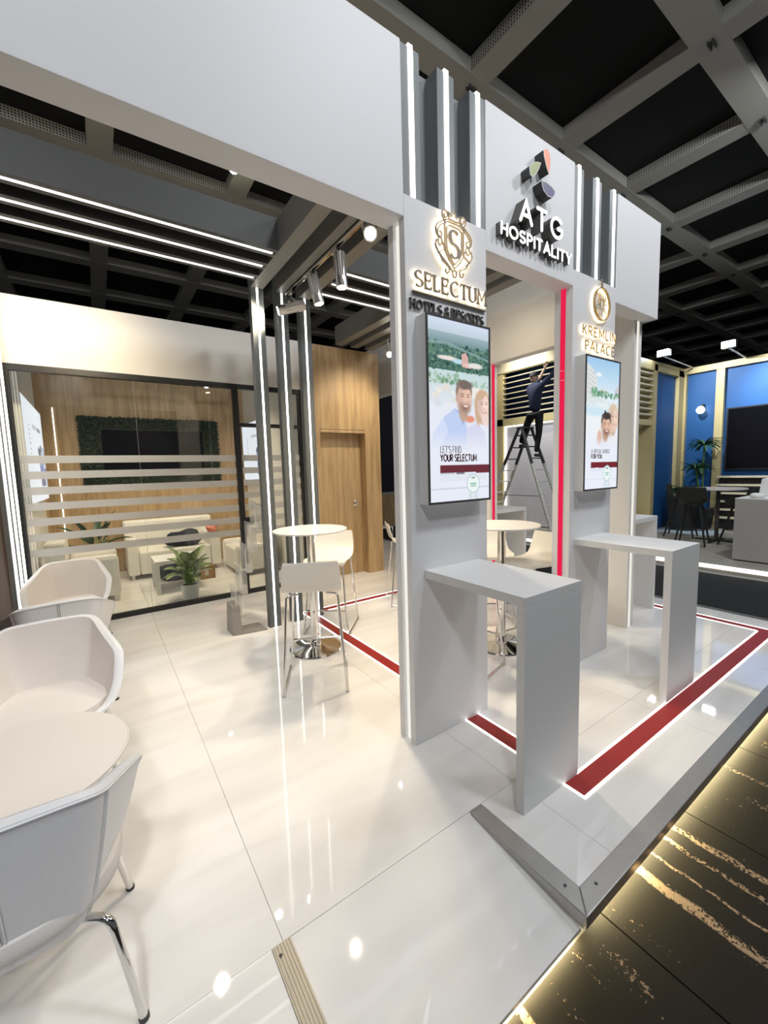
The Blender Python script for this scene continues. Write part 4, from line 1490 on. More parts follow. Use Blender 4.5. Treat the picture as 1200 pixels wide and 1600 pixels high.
for k in range(5):
    cx, cz = 1.075 + .062 * k, .165 + .215 * k
    pk = MB()
    T = .004
    w2 = .105
    y0_ = 4.205
    pk.box(cx - .022, y0_, cz, cx - .022 + T, y0_ + 2 * w2, cz + .30)
    pk.box(cx - .018, y0_, cz, cx + .034, y0_ + 2 * w2, cz + T)
    pk.box(cx + .034, y0_, cz, cx + .034 + T, y0_ + 2 * w2, cz + .21)
    pk.box(cx - .018, y0_, cz + T, cx + .034, y0_ + T, cz + .10)
    obj('pocket', pk, 'acrylic', bs)
    rd = obj('rod', MB().tube([(cx - .03, y0_ - .004, cz + .05), (cx - .03, y0_ - .004, cz + .24), (cx + .0, y0_ - .004, cz + .262), (cx + .04, y0_ - .004, cz + .25)], .007, 8), 'acrylic', bs, smooth=True)

# ---------------------------------------------------------------- meeting room contents
mw = thing('moss_frame', 'dark green moss frame around a black television on the oak wall', 'frame', (.86, 8.3, 1.5))
mo = MB()
cols = []
rs = np.random.RandomState(5)
mx0, mx1, mz0, mz1 = -.19, 1.93, 1.50, 2.60
tx0, tx1, tz0, tz1 = .09, 1.66, 1.70, 2.41
n_leaf = 0
while n_leaf < 5200:
    x, z = mx0 + rs.rand() * (mx1 - mx0), mz0 + rs.rand() * (mz1 - mz0)
    if tx0 + .01 < x < tx1 - .01 and tz0 + .01 < z < tz1 - .01:
        continue
    n_leaf += 1
    y = 8.285 - rs.rand() * .07
    a = rs.rand() * 6.28
    l, w_ = .018 + rs.rand() * .026, .008 + rs.rand() * .010
    d = Vector((math.cos(a), -rs.rand() * .8, math.sin(a))).normalized() * l
    s_ = Vector((-math.sin(a), (rs.rand() - .5), math.cos(a))).normalized() * w_
    c0 = Vector((x, y, z))
    mo.add([c0 - d, c0 + s_, c0 + d, c0 - s_], [(0, 1, 2, 3)])
    g = .4 + rs.rand() * .9
    cols += [(.012 * g, .026 * g, .010 * g, 1)] * 4
mo.c = cols
obj('moss', mo, 'moss', mw, kind='stuff')
obj('backing', MB().box(mx0, 8.285, mz0, mx1, 8.2995, mz1), 'dark', mw)
tv = thing('television', 'wide black television inside the moss frame', 'television', (.875, 8.2, 1.7))
obj('casing', B(tx0, 8.225, tz0, tx1, 8.284, tz1), 'black', tv, bevel=.003)
obj('screen', B(tx0 + .012, 8.222, tz0 + .012, tx1 - .012, 8.2252, tz1 - .012), 'screen_black', tv)


# a white poster painted as a flat light box
def light_box(name, label, mbf, paint, base):
    t = thing(name, label, 'poster', base)
    return t


pp = Paint(60, 70, .75)
pp.grad(0, 1, (.93, .95, .99), (.93, .95, .99))
rr = np.random.RandomState(3)
for k in range(14):
    u = .42 + .032 * k
    pp.rect(u, .215, u + .02, .25, (.35, .38, .42), .8)
for k in range(9):
    pp.rect(.22, .24 + k * .045, .22 + .02 + .03 * rr.rand(), .255 + k * .045, (.5, .54, .6), .8)
pp.rect(.62, .42, .99, .86, (.80, .86, .95))
pp.blobs(.42, .60, 40, 21, [(.25, .32, .45), (.45, .52, .65), (.75, .80, .90)], (.02, .05), .62, .95)
pp.rect(.62, .62, .84, .74, (.42, .50, .74))
pp.rect(.86, .64, .99, .72, (.30, .36, .70))
pp.rect(.62, .76, .88, .84, (.35, .40, .52))


def poster_x(t, paint, xf, y0, y1, z0, z1, facing):
    mb = paint.mesh(0, 1, 0, 1, 0)
    if facing > 0:
        mb.v = [(xf, y0 + u * (y1 - y0), z0 + z * (z1 - z0)) for u, _, z in mb.v]
    else:
        mb.v = [(xf, y1 - u * (y1 - y0), z0 + z * (z1 - z0)) for u, _, z in mb.v]
    return mb


t = thing('wall_poster', 'white lit poster on the left wall inside the glass room', 'poster', (-.66, 6.9, 1.33))
obj('light_box', B(-.70, 6.02, 1.325, -.622, 7.98, 2.575), 'cream', t)
obj('picture', poster_x(t, pp, -.6205, 6.03, 7.97, 1.335, 2.565, 1), 'picture', t)
t = thing('wall_poster', 'white lit poster on the right wall of the room, seen through the glass door', 'poster', (2.42, 7.5, 1.42))
obj('light_box', B(2.382, 6.9, 1.42, 2.44, 8.25, 2.55), 'cream', t)
obj('picture', poster_x(t, pp, 2.3805, 6.91, 8.24, 1.43, 2.54, -1), 'picture', t)


def sofa(name, label, x0, x1, y0, y1, face, seat=.43, arm=.62, back=.86, cat='sofa'):
    """face: direction it looks, '-Y', '+X' or '-X'"""
    t = thing(name, label, cat, ((x0 + x1) / 2, (y0 + y1) / 2, 0), 'white leather sofas')
    A, Bk, F = .16, .2, .07
    if face == '-Y':
        obj('backrest', B(x0, y1 - Bk, F, x1, y1, back), 'leather', t, bevel=.03)
        obj('arm', B(x0, y0, F, x0 + A, y1 - Bk - .003, arm), 'leather', t, bevel=.025)
        obj('arm', B(x1 - A, y0, F, x1, y1 - Bk - .003, arm), 'leather', t, bevel=.025)
        obj('seat_cushion', B(x0 + A + .003, y0 + .01, F, x1 - A - .003, y1 - Bk - .003, seat), 'leather', t, bevel=.025)
    else:
        if face == '+X':
            bx0, bx1, sx0, sx1 = x0, x0 + Bk, x0 + Bk + .003, x1
        else:
            bx0, bx1, sx0, sx1 = x1 - Bk, x1, x0, x1 - Bk - .003
        obj('backrest', B(bx0, y0, F, bx1, y1, back), 'leather', t, bevel=.03)
        obj('arm', B(sx0, y0, F, sx1, y0 + A, arm), 'leather', t, bevel=.06)
        obj('arm', B(sx0, y1 - A, F, sx1, y1, arm), 'leather', t, bevel=.06)
        obj('seat_cushion', B(sx0 + .01, y0 + A + .003, F, sx1 - .01, y1 - A - .003, seat), 'leather', t, bevel=.025)
    for px in (x0 + .06, x1 - .06):
        for py in (y0 + .06, y1 - .06):
            obj('leg', B(px - .02, py - .02, 0, px + .02, py + .02, F + .005), 'white', t)
    return t


sofa('sofa', 'white leather sofa against the back wall under the moss frame', .28, 1.66, 7.40, 8.24, '-Y', arm=.62, back=.88)
sofa('armchair', 'white leather armchair at the left of the glass room, behind the farthest lounge chair', -.60, .14, 6.30, 7.05, '+X', arm=.62, back=.84, cat='armchair')
sofa('armchair', 'white leather armchair behind the glass door, at the right of the room', 1.68, 2.34, 6.50, 7.44, '-X', arm=.50, back=.72, cat='armchair')
ct = thing('side_table', 'low square white table in the glass room beside the potted plant', 'table', (.83, 6.56, 0))
obj('tabletop', B(.545, 6.28, .40, 1.10, 6.84, .45), 'white', ct, bevel=.002)
for px, py in ((.545, 6.28), (1.05, 6.28), (.545, 6.79), (1.05, 6.79)):
    obj('leg', B(px, py, 0, px + .05, py + .05, .40), 'white', ct)


def lump(name, label, cat, c, r, m, seed, n=3):
    bm = bmesh.new()
    bmesh.ops.create_icosphere(bm, subdivisions=n, radius=1)
    rs_ = np.random.RandomState(seed)
    ph = rs_.rand(9) * 6.28
    for v in bm.verts:
        q = 1 + .13 * math.sin(4 * v.co.x + ph[0]) + .11 * math.sin(5 * v.co.y + ph[1]) + .10 * math.sin(6 * v.co.z + ph[2] + 3 * v.co.x)
        zz = v.co.z * q
        v.co = Vector((c[0] + v.co.x * q * r[0], c[1] + v.co.y * q * r[1], c[2] + (max(zz, -.75) + .75) / 1.75 * r[2]))
    me = bpy.data.meshes.new(name)
    bm.to_mesh(me)
    bm.free()
    me.materials.append(M[m])
    for p in me.polygons:
        p.use_smooth = True
    o = bpy.data.objects.new(name, me)
    COL.objects.link(o)
    return tag(o, label, cat)


lump('jacket', 'dark jacket thrown over the right half of the white sofa', 'jacket', (1.13, 7.66, .445), (.27, .22, .26), 'navy', 4)
lump('plastic_bag', 'crumpled red and white plastic bag on the arm of the white sofa', 'bag', (1.57, 7.62, .625), (.09, .12, .16), 'plasticbag', 9)
lump('backpack', 'dark bag on the floor under the low white table', 'bag', (.86, 7.10, 0), (.24, .16, .30), 'navy', 12)
bxm = thing('cardboard_box', 'brown cardboard box on the floor behind the potted plant', 'box', (1.27, 6.85, 0))
obj('carton', B(1.14, 6.74, 0, 1.40, 6.94, .20), 'cardboard', bxm, bevel=.003)
obj('tape', MB().box(1.245, 6.739, .06, 1.30, 6.7395, .20).box(1.245, 6.739, .2001, 1.30, 6.941, .2005), 'tape', bxm)


# ---------------------------------------------------------------- plants
def leaf_blade(base, direction, length, width, droop, cup, colf, ns=7, ncol=4):
    """returns MB of one leaf with vertex colours"""
    base = Vector(base)
    d = Vector(direction).normalized()
    side = d.cross(Vector((0, 0, 1)))
    side = side.normalized() if side.length > 1e-3 else Vector((1, 0, 0))
    vs, fs, cs = [], [], []
    p = base.copy()
    cur = d.copy()
    for i in range(ns + 1):
        f = i / ns
        wv = width * (math.sin(PI * min(1, f * .93 + .06)) ** .75) * (1 if f < .97 else .15)
        up_ = side.cross(cur).normalized()
        for k in range(ncol + 1):
            u = k / ncol * 2 - 1
            q = p + side * (u * wv / 2) + up_ * (abs(u) * wv * cup)
            vs.append(q)
            cs.append((*colf(f, u), 1))
        p = p + cur * (length / ns)
        cur = (cur + Vector((0, 0, -droop / ns))).normalized()
    st = ncol + 1
    for i in range(ns):
        for k in range(ncol):
            a = i * st + k
            fs.append((a, a + 1, a + st + 1, a + st))
    mb = MB().add(vs, fs)
    mb.c = cs
    return mb


def variegated(f, u):
    a = abs(u)
    vein = .5 + .5 * math.sin(f * 26 + a * 5)
    k = max(0, 1 - a * .95) * (.45 + .55 * vein) * (1 if .1 < f < .9 else .3)
    g = (.060, .17, .030)
    c_ = (.72, .78, .40)
    return tuple(g[i] * (1 - k) + c_[i] * k for i in range(3))


def plain_dark(f, u):
    return (.020, .062, .020)


def potted(name, label, c, pot_r, pot_h, n, seed, lmin, lmax, colf, rise=1.0, pot='pot', width=.085, stem_h=.25):
    t = thing(name, label, 'plant', c, 'potted plants')
    x, y, z = c
    if pot:
        obj('pot', MB().lathe([(pot_r * .72, 0), (pot_r * .86, pot_h * .5), (pot_r, pot_h), (pot_r * .93, pot_h), (pot_r * .90, pot_h * .93), (0, pot_h * .92)], c, 36), pot, t, smooth=True)
        obj('soil', MB().lathe([(pot_r * .90, pot_h * .925), (0, pot_h * .95)], c, 24), 'soil', t)
    rs_ = np.random.RandomState(seed)
    for i in range(n):
        a = 2.4 * i + rs_.rand() * .5
        lay = i / max(1, n - 1)
        tilt = (.35 + .8 * (1 - lay)) * (1 if i else .2)
        L_ = lmin + (lmax - lmin) * rs_.rand()
        b0_ = Vector((x + .03 * math.cos(a), y + .03 * math.sin(a), z + pot_h * .93))
        hh = stem_h * (.45 + .75 * lay)
        b1_ = b0_ + Vector((math.cos(a) * tilt * hh * .55, math.sin(a) * tilt * hh * .55, hh))
        d_ = Vector((math.cos(a) * tilt, math.sin(a) * tilt, rise * (.25 + .75 * lay)))
        lf = obj('leaf', leaf_blade(b1_, d_, L_, width * (.8 + .4 * rs_.rand()), .8, .18, colf), 'leaf', t, smooth=True)
        s_ = obj('stem', MB().tube([b0_, (b0_ + b1_) / 2 + Vector((0, 0, .02)), b1_], [.009, .008, .005], 6), 'stem', t, smooth=True)
    return t


potted('potted_plant', 'leafy variegated plant in a white pot behind the glass', (.885, 5.80, 0), .118, .205, 24, 11, .19, .27, variegated, .95, 'pot', .145, .25)
potted('potted_plant', 'dark leafy plant behind the left white armchair, partly behind the frosted stripes', (-.12, 7.62, 0), .15, .36, 14, 17, .34, .46, plain_dark, .9, 'pot', .11, .34)

# glowing strip standing in for a light line reflected in the glass
tag(obj('reflection_strip', B(-.50, 8.286, .60, -.485, 8.299, 2.72), 'led_soft'), 'thin upright glowing strip standing in for a reflection, left of the moss frame', 'light')
t = thing('room_spot', 'small spotlight shining high in the glass room', 'spotlight', (1.62, 7.5, 3.06))
obj('housing', MB().tube([(1.62, 7.5, 3.16), (1.62, 7.46, 3.08)], .035, 14), 'steel', t, smooth=True)
obj('bulb', MB().tube([(1.62, 7.46, 3.08), (1.62, 7.455, 3.072)], .032, 14), 'bulb', t)
obj('rail', B(-.3, 7.48, 3.17, 2.40, 7.52, 3.20), 'steel', t)

# ---------------------------------------------------------------- what shows through the rear side opening
obj('wall_neighbour', B(4.4, 11.2, -.1, 9.2, 11.3, 4.2), 'hallwall', kind='structure')
nc = thing('wood_counter', 'brown wooden counter far behind the left pillar, beside the oak wall', 'counter', (6.6, 10.2, -.1))
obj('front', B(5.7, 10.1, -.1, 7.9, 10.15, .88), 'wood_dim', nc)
obj('counter_top', B(5.65, 10.05, .881, 7.95, 10.6, .93), 'stone', nc)
wc = thing('side_chair', 'white shell chair far behind the left pillar, in front of the wooden counter', 'chair', (4.98, 7.4, -.1))
obj('seat', MB().box(4.78, 7.2, .36, 5.2, 7.62, .385), 'plastic', wc, bevel=.01)
obj('backrest', MB().add([(4.78, 7.2, .38), (4.78, 7.62, .38), (4.70, 7.62, .80), (4.70, 7.2, .80), (4.80, 7.2, .38), (4.80, 7.62, .38), (4.72, 7.62, .80), (4.72, 7.2, .80)], [(0, 1, 2, 3), (4, 7, 6, 5), (0, 4, 5, 1), (1, 5, 6, 2), (2, 6, 7, 3), (3, 7, 4, 0)]), 'plastic', wc, bevel=.01)
for px, py in ((4.8, 7.22), (5.18, 7.22), (4.8, 7.6), (5.18, 7.6)):
    obj('leg', MB().tube([(px, py, .36), (px, py, -.1)], .011, 8), 'chrome', wc)

# ---------------------------------------------------------------- neighbouring blue stand
bf = structure('floor_blue_stand')
obj('platform', B(7.72, -2, -.1, 13.5, 9.5, -.004), 'floorwood', bf)
for i in range(12):
    y0 = -0.2 + i * .42
    for j in range(4):
        x0 = 7.75 + j * 1.18 + (i % 2) * .3
        obj('floor_board', B(x0 + .003, y0 + .003, -.004, min(12.15, x0 + 1.177), y0 + .417, 0), 'floorwood', bf)
obj('edge_light', B(7.695, -2, -.055, 7.719, 9.4, .004), 'led_soft', bf)
obj('floor_mat', B(10.6, 3.2, .0002, 11.5, 4.3, .004), 'paleblue', bf)
wbx = structure('wall_blue_back')
obj('wall_panel', B(12.2, -2, 0, 12.3, 4.4, 3.80), 'blue', wbx)
wt_ = structure('trim_1')
for (y0, y1) in ((4.285, 4.335), (3.53, 3.69), (0.9, 1.06)):
    obj('gold_post', B(12.1, y0, 0, 12.2, y1, 3.80), 'gold', wt_)
obj('gold_rail', B(12.08, -2, 3.72, 12.2, 4.4, 3.86), 'gold', wt_)
obj('gold_rail', B(12.12, -2, 0, 12.2, 4.4, .10), 'gold', wt_)
wbl = structure('wall_blue_side')
obj('wall_panel', B(10.66, 4.42, 0, 12.2, 4.5, 3.80), 'blue', wbl)
obj('gold_post', B(11.83, 4.34, 0, 12.2, 4.42, 3.80), 'gold', wbl)
obj('gold_post', B(10.50, 4.34, 0, 10.66, 4.9, 3.80), 'gold', wbl)
obj('gold_rail', B(9.30, 4.34, 3.66, 12.2, 4.42, 3.86), 'gold', wbl)
obj('gold_rail', B(9.30, 4.36, 2.44, 10.50, 4.42, 2.56), 'gold', wbl)
for k in range(8):
    z = 2.66 + k * .130
    obj('slat', B(9.3, 4.36, z, 10.50, 4.50, z + .035), 'slat', wbl)
obj('wall_panel', B(9.45, 5.3, 0, 12.2, 5.36, 3.8), 'navywall', wbl)
wl = structure('wall_louvre')
LX = 9.4
obj('gold_rail', B(LX - .10, 5.5, 4.13, LX + .05, 7.93, 4.40), 'slat', wl)
obj('dark_rail', B(LX - .12, 5.5, 4.40, LX + .05, 8.0, 4.47), 'dark', wl)
obj('gold_rail', B(LX - .08, 5.5, 2.72, LX + .05, 7.93, 2.90), 'gold', wl)
obj('gold_post', B(LX - .08, 7.62, 0, LX + .05, 7.93, 4.13), 'gold', wl)
for k in range(8):
    z = 2.98 + k * .142
    obj('slat', MB().add([(LX - .08, 5.5, z), (LX - .08, 7.62, z), (LX + .05, 7.62, z + .03), (LX + .05, 5.5, z + .03), (LX - .08, 5.5, z + .025), (LX - .08, 7.62, z + .025), (LX + .05, 7.62, z + .055), (LX + .05, 5.5, z + .055)],
                         [(0, 1, 2, 3), (4, 7, 6, 5), (0, 4, 5, 1), (1, 5, 6, 2), (2, 6, 7, 3), (3, 7, 4, 0)]), 'slat', wl)
obj('wall_panel', B(LX + .35, 5.5, 0, LX + .4, 8.0, 4.4), 'navywall', wl)
obj('lit_panel', B(LX + .02, 5.5, .02, LX + .05, 7.60, 2.70), 'panel_grey', wl)
obj('light_line', MB().box(LX - .03, 7.575, .1, LX + .018, 7.60, 2.70).box(LX - .03, 5.5, 2.68, LX + .018, 7.60, 2.705), 'led_soft', wl)
tv = thing('television', 'huge black television on the bright blue wall at the right edge', 'television', (12.1, 2.5, .9))
obj('casing', B(12.12, 1.0, 1.38, 12.199, 3.46, 2.80), 'black', tv)
obj('screen', B(12.115, 1.03, 1.41, 12.121, 3.43, 2.77), 'screen_black', tv)
sf = thing('slat_bench', 'black bench back with pale horizontal slats under the big television', 'bench', (11.9, 2.5, 0))
for k in range(6):
    z = 1.20 - k * .19
    obj('slat', B(11.90, .6, z, 11.96, 3.52, z + .045), 'slat', sf)
obj('panel', B(11.97, .6, 0.0, 12.09, 3.5, 1.24), 'black', sf)
gl = thing('wall_lamp', 'round glowing wall lamp on the blue wall', 'lamp', (12.1, 3.93, 2.8))
obj('bracket', MB().tube([(12.199, 3.93, 2.93), (12.08, 3.93, 2.93), (12.06, 3.93, 2.90)], .03, 10), 'dark', gl)
obj('globe', MB().lathe([(0.0, -.09), (.05, -.075), (.08, -.03), (.09, 0), (.08, .03), (.05, .075), (0, .09)], (12.04, 3.95, 2.82), 20), 'globe', gl, smooth=True)
for (x, y, z, lb) in ((10.4, 4.15, 3.98, 'glaring floodlight above the louvred side of the blue stand'), (10.9, 3.15, 3.98, 'glaring floodlight above the gold post of the blue stand')):
    t = thing('flood_light', lb, 'floodlight', (x, y, z), 'floodlights of the blue stand')
    obj('housing', B(x, y - .12, z - .07, x + .10, y + .12, z + .07), 'steel', t)
    obj('lens', B(x - .012, y - .11, z - .06, x, y + .11, z + .06), 'bulb_cool', t)
    obj('arm', MB().tube([(x + .05, y, z - .07), (12.1, y, z - .13)], .018, 8), 'steel', t)
# grey cube counter with papers
bx = thing('reception_counter', 'big speckled grey block counter at the right edge, by the black carpet', 'counter', (8.8, 1.5, 0))
obj('block', B(8.28, .3, .02, 9.6, 2.20, .985), 'stone', bx, bevel=.003)
obj('plinth', B(8.33, .35, 0, 9.55, 2.15, .02), 'dark', bx)
obj('counter_top', B(8.28, .3, .986, 9.6, 2.20, 1.0), 'white', bx)
t = thing('paper_stack', 'loose wrapped white panel lying on the grey block counter', 'package', (8.9, 1.6, 1.0))
pkm = MB()
pkm.add([(8.95, .9, 1.0), (8.95, 2.08, 1.0), (9.4, 2.08, 1.0), (9.4, .9, 1.0), (8.95, .9, 1.27), (8.95, 2.05, 1.28), (9.4, 2.0, 1.31), (9.4, .9, 1.33)],
        [(0, 3, 2, 1), (4, 5, 6, 7), (0, 1, 5, 4), (1, 2, 6, 5), (2, 3, 7, 6), (3, 0, 4, 7)])
obj('wrap', pkm, 'white', t, bevel=.01)
lump('crumpled_paper', 'crumpled white paper on the corner of the grey block counter', 'paper', (8.45, 1.98, 1.0), (.07, .09, .08), 'white', 31, 2)
# dark chairs, table, plants of the blue stand
bt = thing('round_table', 'round white-topped table between the dark chairs of the blue stand', 'table', (10.1, 2.95, 0))
obj('tabletop', MB().lathe([(0, 1.03), (.45, 1.03), (.455, 1.045), (.45, 1.06), (0, 1.06)], (10.1, 2.95, 0), 40), 'tabletop', bt, smooth=True)
obj('column', MB().lathe([(.035, .02), (.035, 1.03)], (10.1, 2.95, 0), 16), 'dark', bt, smooth=True)
obj('foot', MB().box(9.75, 2.91, 0, 10.45, 2.99, .025).box(10.06, 2.6, 0, 10.14, 3.3, .025), 'black', bt)
dc = thing('dark_bar_chair', '', 'chair', (0, 0, 0), 'dark high chairs of the blue stand', local=True)
prof = [(-.27, 1.12), (-.25, 1.0), (-.23, .90), (-.19, .82), (-.10, .775), (.05, .765), (.18, .775), (.23, .765)]
wd_ = [.21, .24, .25, .25, .24, .23, .22, .19]
vs, fs = [], []
for sd in (0, 1):
    for (y, z), w_ in zip(prof, wd_):
        for k in range(9):
            u = k / 4 - 1
            lift = .10 * max(0, abs(u) - .5) * 2 if z < .85 else 0
            vs.append((u * w_, y + (0.03 * u * u if z > .85 else 0) - .01 * sd * (z > .82), z + lift - .014 * sd))
n_ = len(prof)
for i in range(n_ - 1):
    for k in range(8):
        a = i * 9 + k
        fs += [(a, a + 1, a + 10, a + 9), (n_ * 9 + a, n_ * 9 + a + 9, n_ * 9 + a + 10, n_ * 9 + a + 1)]
    fs += [(i * 9, i * 9 + 9, n_ * 9 + i * 9 + 9, n_ * 9 + i * 9), (i * 9 + 8, n_ * 9 + i * 9 + 8, n_ * 9 + i * 9 + 17, i * 9 + 17)]
for k in range(8):
    fs += [(k, n_ * 9 + k, n_ * 9 + k + 1, k + 1)]
obj('seat_shell', MB().add(vs, fs), 'darkplastic', dc, smooth=True)
for sx in (-1, 1):
    for sy in (-1, 1):
        obj('leg', MB().tube([(sx * .12, sy * .10, .755), (sx * .24, sy * .26, 0)], [.022, .015], 8), 'black', dc)
obj('footrest', MB().tube([(-.19, -.19, .30), (.19, -.19, .30), (.19, .19, .30), (-.19, .19, .30), (-.19, -.19, .30)], .009, 6), 'black', dc)
dcs = [((10.25, 3.62, 0), 190, 'dark shell high chair left of the round table in the blue stand'),
       ((9.38, 3.12, 0), -80, 'dark high chair seen from behind in front of the round table'),
       ((9.75, 2.45, 0), -25, 'dark high chair half hidden behind the grey block counter')]
for i, (l, r, lb) in enumerate(dcs):
    if i == 0:
        dc.location = l
        dc.rotation_euler = (0, 0, math.radians(r))
        dc['label'] = lb
    else:
        copy_tree(dc, l, math.radians(r), lb, 'dark high chairs of the blue stand')


def blade_plant(label, c, heads, pot, seed, L_=.42):
    t = thing('palm_plant', label, 'plant', c, 'palms of the blue stand')
    x, y, z = c
    pw, ph = pot
    obj('planter', MB().add([(x - pw * .75, y - pw * .75, z), (x + pw * .75, y - pw * .75, z), (x + pw * .75, y + pw * .75, z), (x - pw * .75, y + pw * .75, z), (x - pw, y - pw, z + ph), (x + pw, y - pw, z + ph), (x + pw, y + pw, z + ph), (x - pw, y + pw, z + ph)],
                             [(0, 3, 2, 1), (4, 5, 6, 7), (0, 1, 5, 4), (1, 2, 6, 5), (2, 3, 7, 6), (3, 0, 4, 7)]), 'planter', t)
    rs_ = np.random.RandomState(seed)
    for (hx, hy, hz, n) in heads:
        obj('trunk', MB().tube([(x, y, z + ph), (x + hx, y + hy, z + hz)], .018, 8), 'stem', t)
        for i in range(n):
            a = rs_.rand() * 6.28
            el = .1 + 1.1 * rs_.rand()
            obj('leaf', leaf_blade((x + hx, y + hy, z + hz), (math.cos(a), math.sin(a), el), L_ * (.8 + .4 * rs_.rand()), .055, 1.3, .2, lambda f, u: (.022, .07, .03), 6, 2), 'leaf', t)
    return t


blade_plant('low dark palm in a tall dark planter in front of the blue wall', (11.25, 3.95, 0), [(0, 0, .88, 60)], (.25, .78), 41, .42)
blade_plant('two-headed tall dracaena in front of the blue wall', (11.7, 3.72, 0), [(0.02, .02, 1.95, 50), (-.1, .12, 1.4, 46)], (.2, .5), 43, .40)
ws = thing('lounge_seat', 'white sofa corner behind the lit edge of the right wall', 'sofa', (9.6, 4.7, 0))
obj('seat', B(9.2, 4.6, 0, 10.2, 5.25, .55), 'leather', ws, bevel=.03)
obj('backrest', B(9.2, 5.0, .551, 9.95, 5.25, .9), 'leather', ws, bevel=.05)

# ---------------------------------------------------------------- ladder and the man on it
kx = 8.1 / 8.7
ld = thing('step_ladder', 'tall worn double ladder carrying the man at the louvred wall', 'ladder', (8.1, 6.0, 0))


def rail(a, b_, m='ladder', r=.036):
    return MB().tube([a, b_], r, 8)


topY, topZ = 6.05, 2.46
A_top_n, A_top_f = (8.0, topY + .04, topZ), (8.36, topY + .04, topZ)
B_top_n, B_top_f = (8.0, topY - .04, topZ), (8.36, topY - .04, topZ)
A_bot_n, A_bot_f = (7.9, 7.25, 0), (8.5, 7.25, 0)
B_bot_n, B_bot_f = (7.9, 5.10, 0), (8.5, 5.10, 0)


def lerp3(a, b_, t_):
    return tuple(a[i] + (b_[i] - a[i]) * t_ for i in range(3))


for tn, bn in ((A_top_n, A_bot_n), (A_top_f, A_bot_f), (B_top_n, B_bot_n), (B_top_f, B_bot_f)):
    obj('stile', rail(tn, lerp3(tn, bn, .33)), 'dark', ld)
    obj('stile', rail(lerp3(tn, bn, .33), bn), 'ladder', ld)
for (tn, tf, bn, bfr) in ((A_top_n, A_top_f, A_bot_n, A_bot_f), (B_top_n, B_top_f, B_bot_n, B_bot_f)):
    for k in range(9):
        q = (k + .6) / 9.3
        a, b_ = lerp3(tn, bn, q), lerp3(tf, bfr, q)
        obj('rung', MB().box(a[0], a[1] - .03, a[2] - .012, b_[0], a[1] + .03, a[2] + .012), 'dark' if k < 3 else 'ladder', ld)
obj('top_cap', B(7.97, topY - .09, topZ, 8.39, topY + .09, topZ + .03), 'dark', ld)
obj('brace', MB().tube([lerp3(A_top_n, A_bot_n, .62), lerp3(B_top_n, B_bot_n, .62)], .008, 6), 'dark', ld)


def skin_body(name, m, joints, edges, parent, sub_l=2):
    me = bpy.data.meshes.new(name)
    me.from_pydata([j[0] for j in joints], edges, [])
    o = bpy.data.objects.new(name, me)
    COL.objects.link(o)
    o.modifiers.new('skin', 'SKIN').use_smooth_shade = True
    for i, j in enumerate(joints):
        sv = me.skin_vertices[0].data[i]
        r = j[1]
        sv.radius = r if isinstance(r, tuple) else (r, r)
        sv.use_root = (i == 0)
    s = o.modifiers.new('subdiv', 'SUBSURF')
    s.levels = sub_l
    s.render_levels = sub_l
    me.materials.append(M[m])
    o.parent = parent
    o.location = [-c for c in parent['base']]
    return o


def S(X, Y, Z):
    """point measured at depth 8.7, moved to the ladder's depth 8.1 along the line of sight"""
    q = X / 8.7
    return (X, Y * q, (Z - 1.6) * q + 1.6)


pm = thing('person', 'man in navy sweater and black trousers reaching up from the ladder', 'person', S(8.1, 6.2, 2.0))
XM = 8.12
hipc, chest, neck = S(XM, 6.16, 2.86), S(XM, 6.17, 3.28), S(XM + .02, 6.20, 3.545)
shL, shR = S(XM - .02, 6.34, 3.46), S(XM + .03, 6.00, 3.46)
elL, haL = S(XM + .22, 6.13, 3.50), S(XM + .30, 5.92, 3.83)
elR, haR = S(XM + .12, 5.76, 3.63), S(XM + .25, 5.52, 3.88)
kL, aL = S(XM + .10, 6.44, 2.50), S(XM - .02, 6.56, 2.16)
kR, aR = S(XM + .06, 6.05, 2.36), S(XM, 6.12, 1.92)
hL, hR = S(XM, 6.27, 2.80), S(XM, 6.05, 2.80)
body = skin_body('torso', 'shirt',
                 [(hipc, (.15, .115)), (S(XM, 6.16, 3.05), (.155, .12)), (chest, (.175, .125)), (S(XM, 6.18, 3.44), (.15, .11)), (neck, .062),
                  (shL, .075), (elL, .052), (lerp3(elL, haL, .35), .045), (shR, .075), (elR, .052), (lerp3(elR, haR, .75), .040)],
                 [(0, 1), (1, 2), (2, 3), (3, 4), (3, 5), (5, 6), (6, 7), (3, 8), (8, 9), (9, 10)], pm)
skin_body('trousers', 'trousers',
          [(S(XM, 6.16, 2.90), (.155, .12)), (hL, .105), (kL, .072), (aL, .055), (hR, .105), (kR, .072), (aR, .055)],
          [(0, 1), (1, 2), (2, 3), (0, 4), (4, 5), (5, 6)], pm)
hc = Vector(S(XM + .05, 6.20, 3.69))
skin_body('head', 'skin', [(tuple(hc + Vector((-.01, 0, -.13))), .052), (tuple(hc + Vector((0, 0, -.06))), (.075, .085)), (tuple(hc + Vector((.012, 0, .02))), (.082, .098)), (tuple(hc + Vector((0, 0, .085))), (.06, .075))],
          [(0, 1), (1, 2), (2, 3)], pm)
hm = MB()
vs, fs = [], []
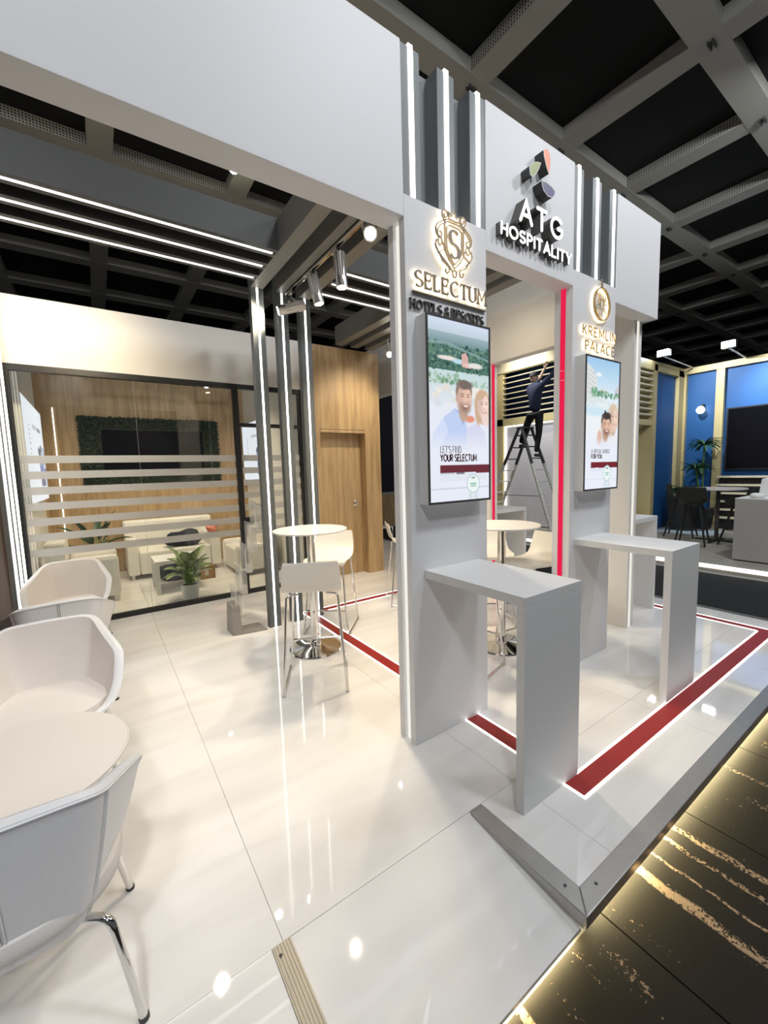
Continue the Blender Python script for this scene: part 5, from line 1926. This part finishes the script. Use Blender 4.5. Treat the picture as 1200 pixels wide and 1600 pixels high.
for i in range(9):
    ph = i / 8 * PI * .52
    for k in range(20):
        a = 2 * PI * k / 20
        vs.append((hc.x - .012 + .090 * math.sin(ph) * math.cos(a) - .02 * (ph / PI), hc.y + .088 * math.sin(ph) * math.sin(a), hc.z + .02 + .105 * math.cos(ph)))
for i in range(8):
    for k in range(20):
        k2 = (k + 1) % 20
        fs.append((i * 20 + k, i * 20 + k2, (i + 1) * 20 + k2, (i + 1) * 20 + k))
obj('hair', hm.add(vs, fs), 'hair', pm, smooth=True)
fm = MB()
fm.tube([hc + Vector((.088, 0, .01)), hc + Vector((.115, 0, -.03)), hc + Vector((.09, 0, -.035))], [.010, .015, .012], 8)
for sy in (-1, 1):
    fm.tube([hc + Vector((0, sy * .083, .015)), hc + Vector((.0, sy * .095, -.005)), hc + Vector((.005, sy * .084, -.03))], [.012, .018, .010], 8)
obj('nose_and_ears', fm, 'skin', pm, smooth=True)


def hand(el, ha, side):
    el, ha = Vector(el), Vector(ha)
    d = (ha - el).normalized()
    n = d.cross(Vector((1, 0, 0))).normalized()
    q = d.cross(n)
    js = [(tuple(lerp3(el, ha, .30 if side < 0 else .72)), .038), (tuple(ha), .028), (tuple(ha + d * .06), (.040, .022))]
    ed_ = [(0, 1), (1, 2)]
    for k in range(4):
        b_ = ha + d * .09 + n * (.030 - .020 * k)
        i0 = len(js)
        ln = (.035, .042, .040, .030)[k]
        js += [(tuple(b_), .010), (tuple(b_ + d * ln), .009), (tuple(b_ + d * ln * 1.7 + q * .018), .008)]
        ed_ += [(2, i0), (i0, i0 + 1), (i0 + 1, i0 + 2)]
    i0 = len(js)
    js += [(tuple(ha + d * .04 + n * .045), .011), (tuple(ha + d * .075 + n * .062 + q * .01), .009)]
    ed_ += [(2, i0), (i0, i0 + 1)]
    skin_body('hand', 'skin', js, ed_, pm, 1)


hand(elL, haL, -1)
hand(elR, haR, 1)
for an in (aL, aR):
    a = Vector(an)
    skin_body('shoe', 'shoe', [(tuple(a + Vector((-.05, 0, -.055))), (.042, .045)), (tuple(a + Vector((.04, 0, -.065))), (.042, .038)), (tuple(a + Vector((.15, 0, -.075))), (.045, .030)), (tuple(a + Vector((.20, 0, -.08))), (.035, .022))],
              [(0, 1), (1, 2), (2, 3)], pm)
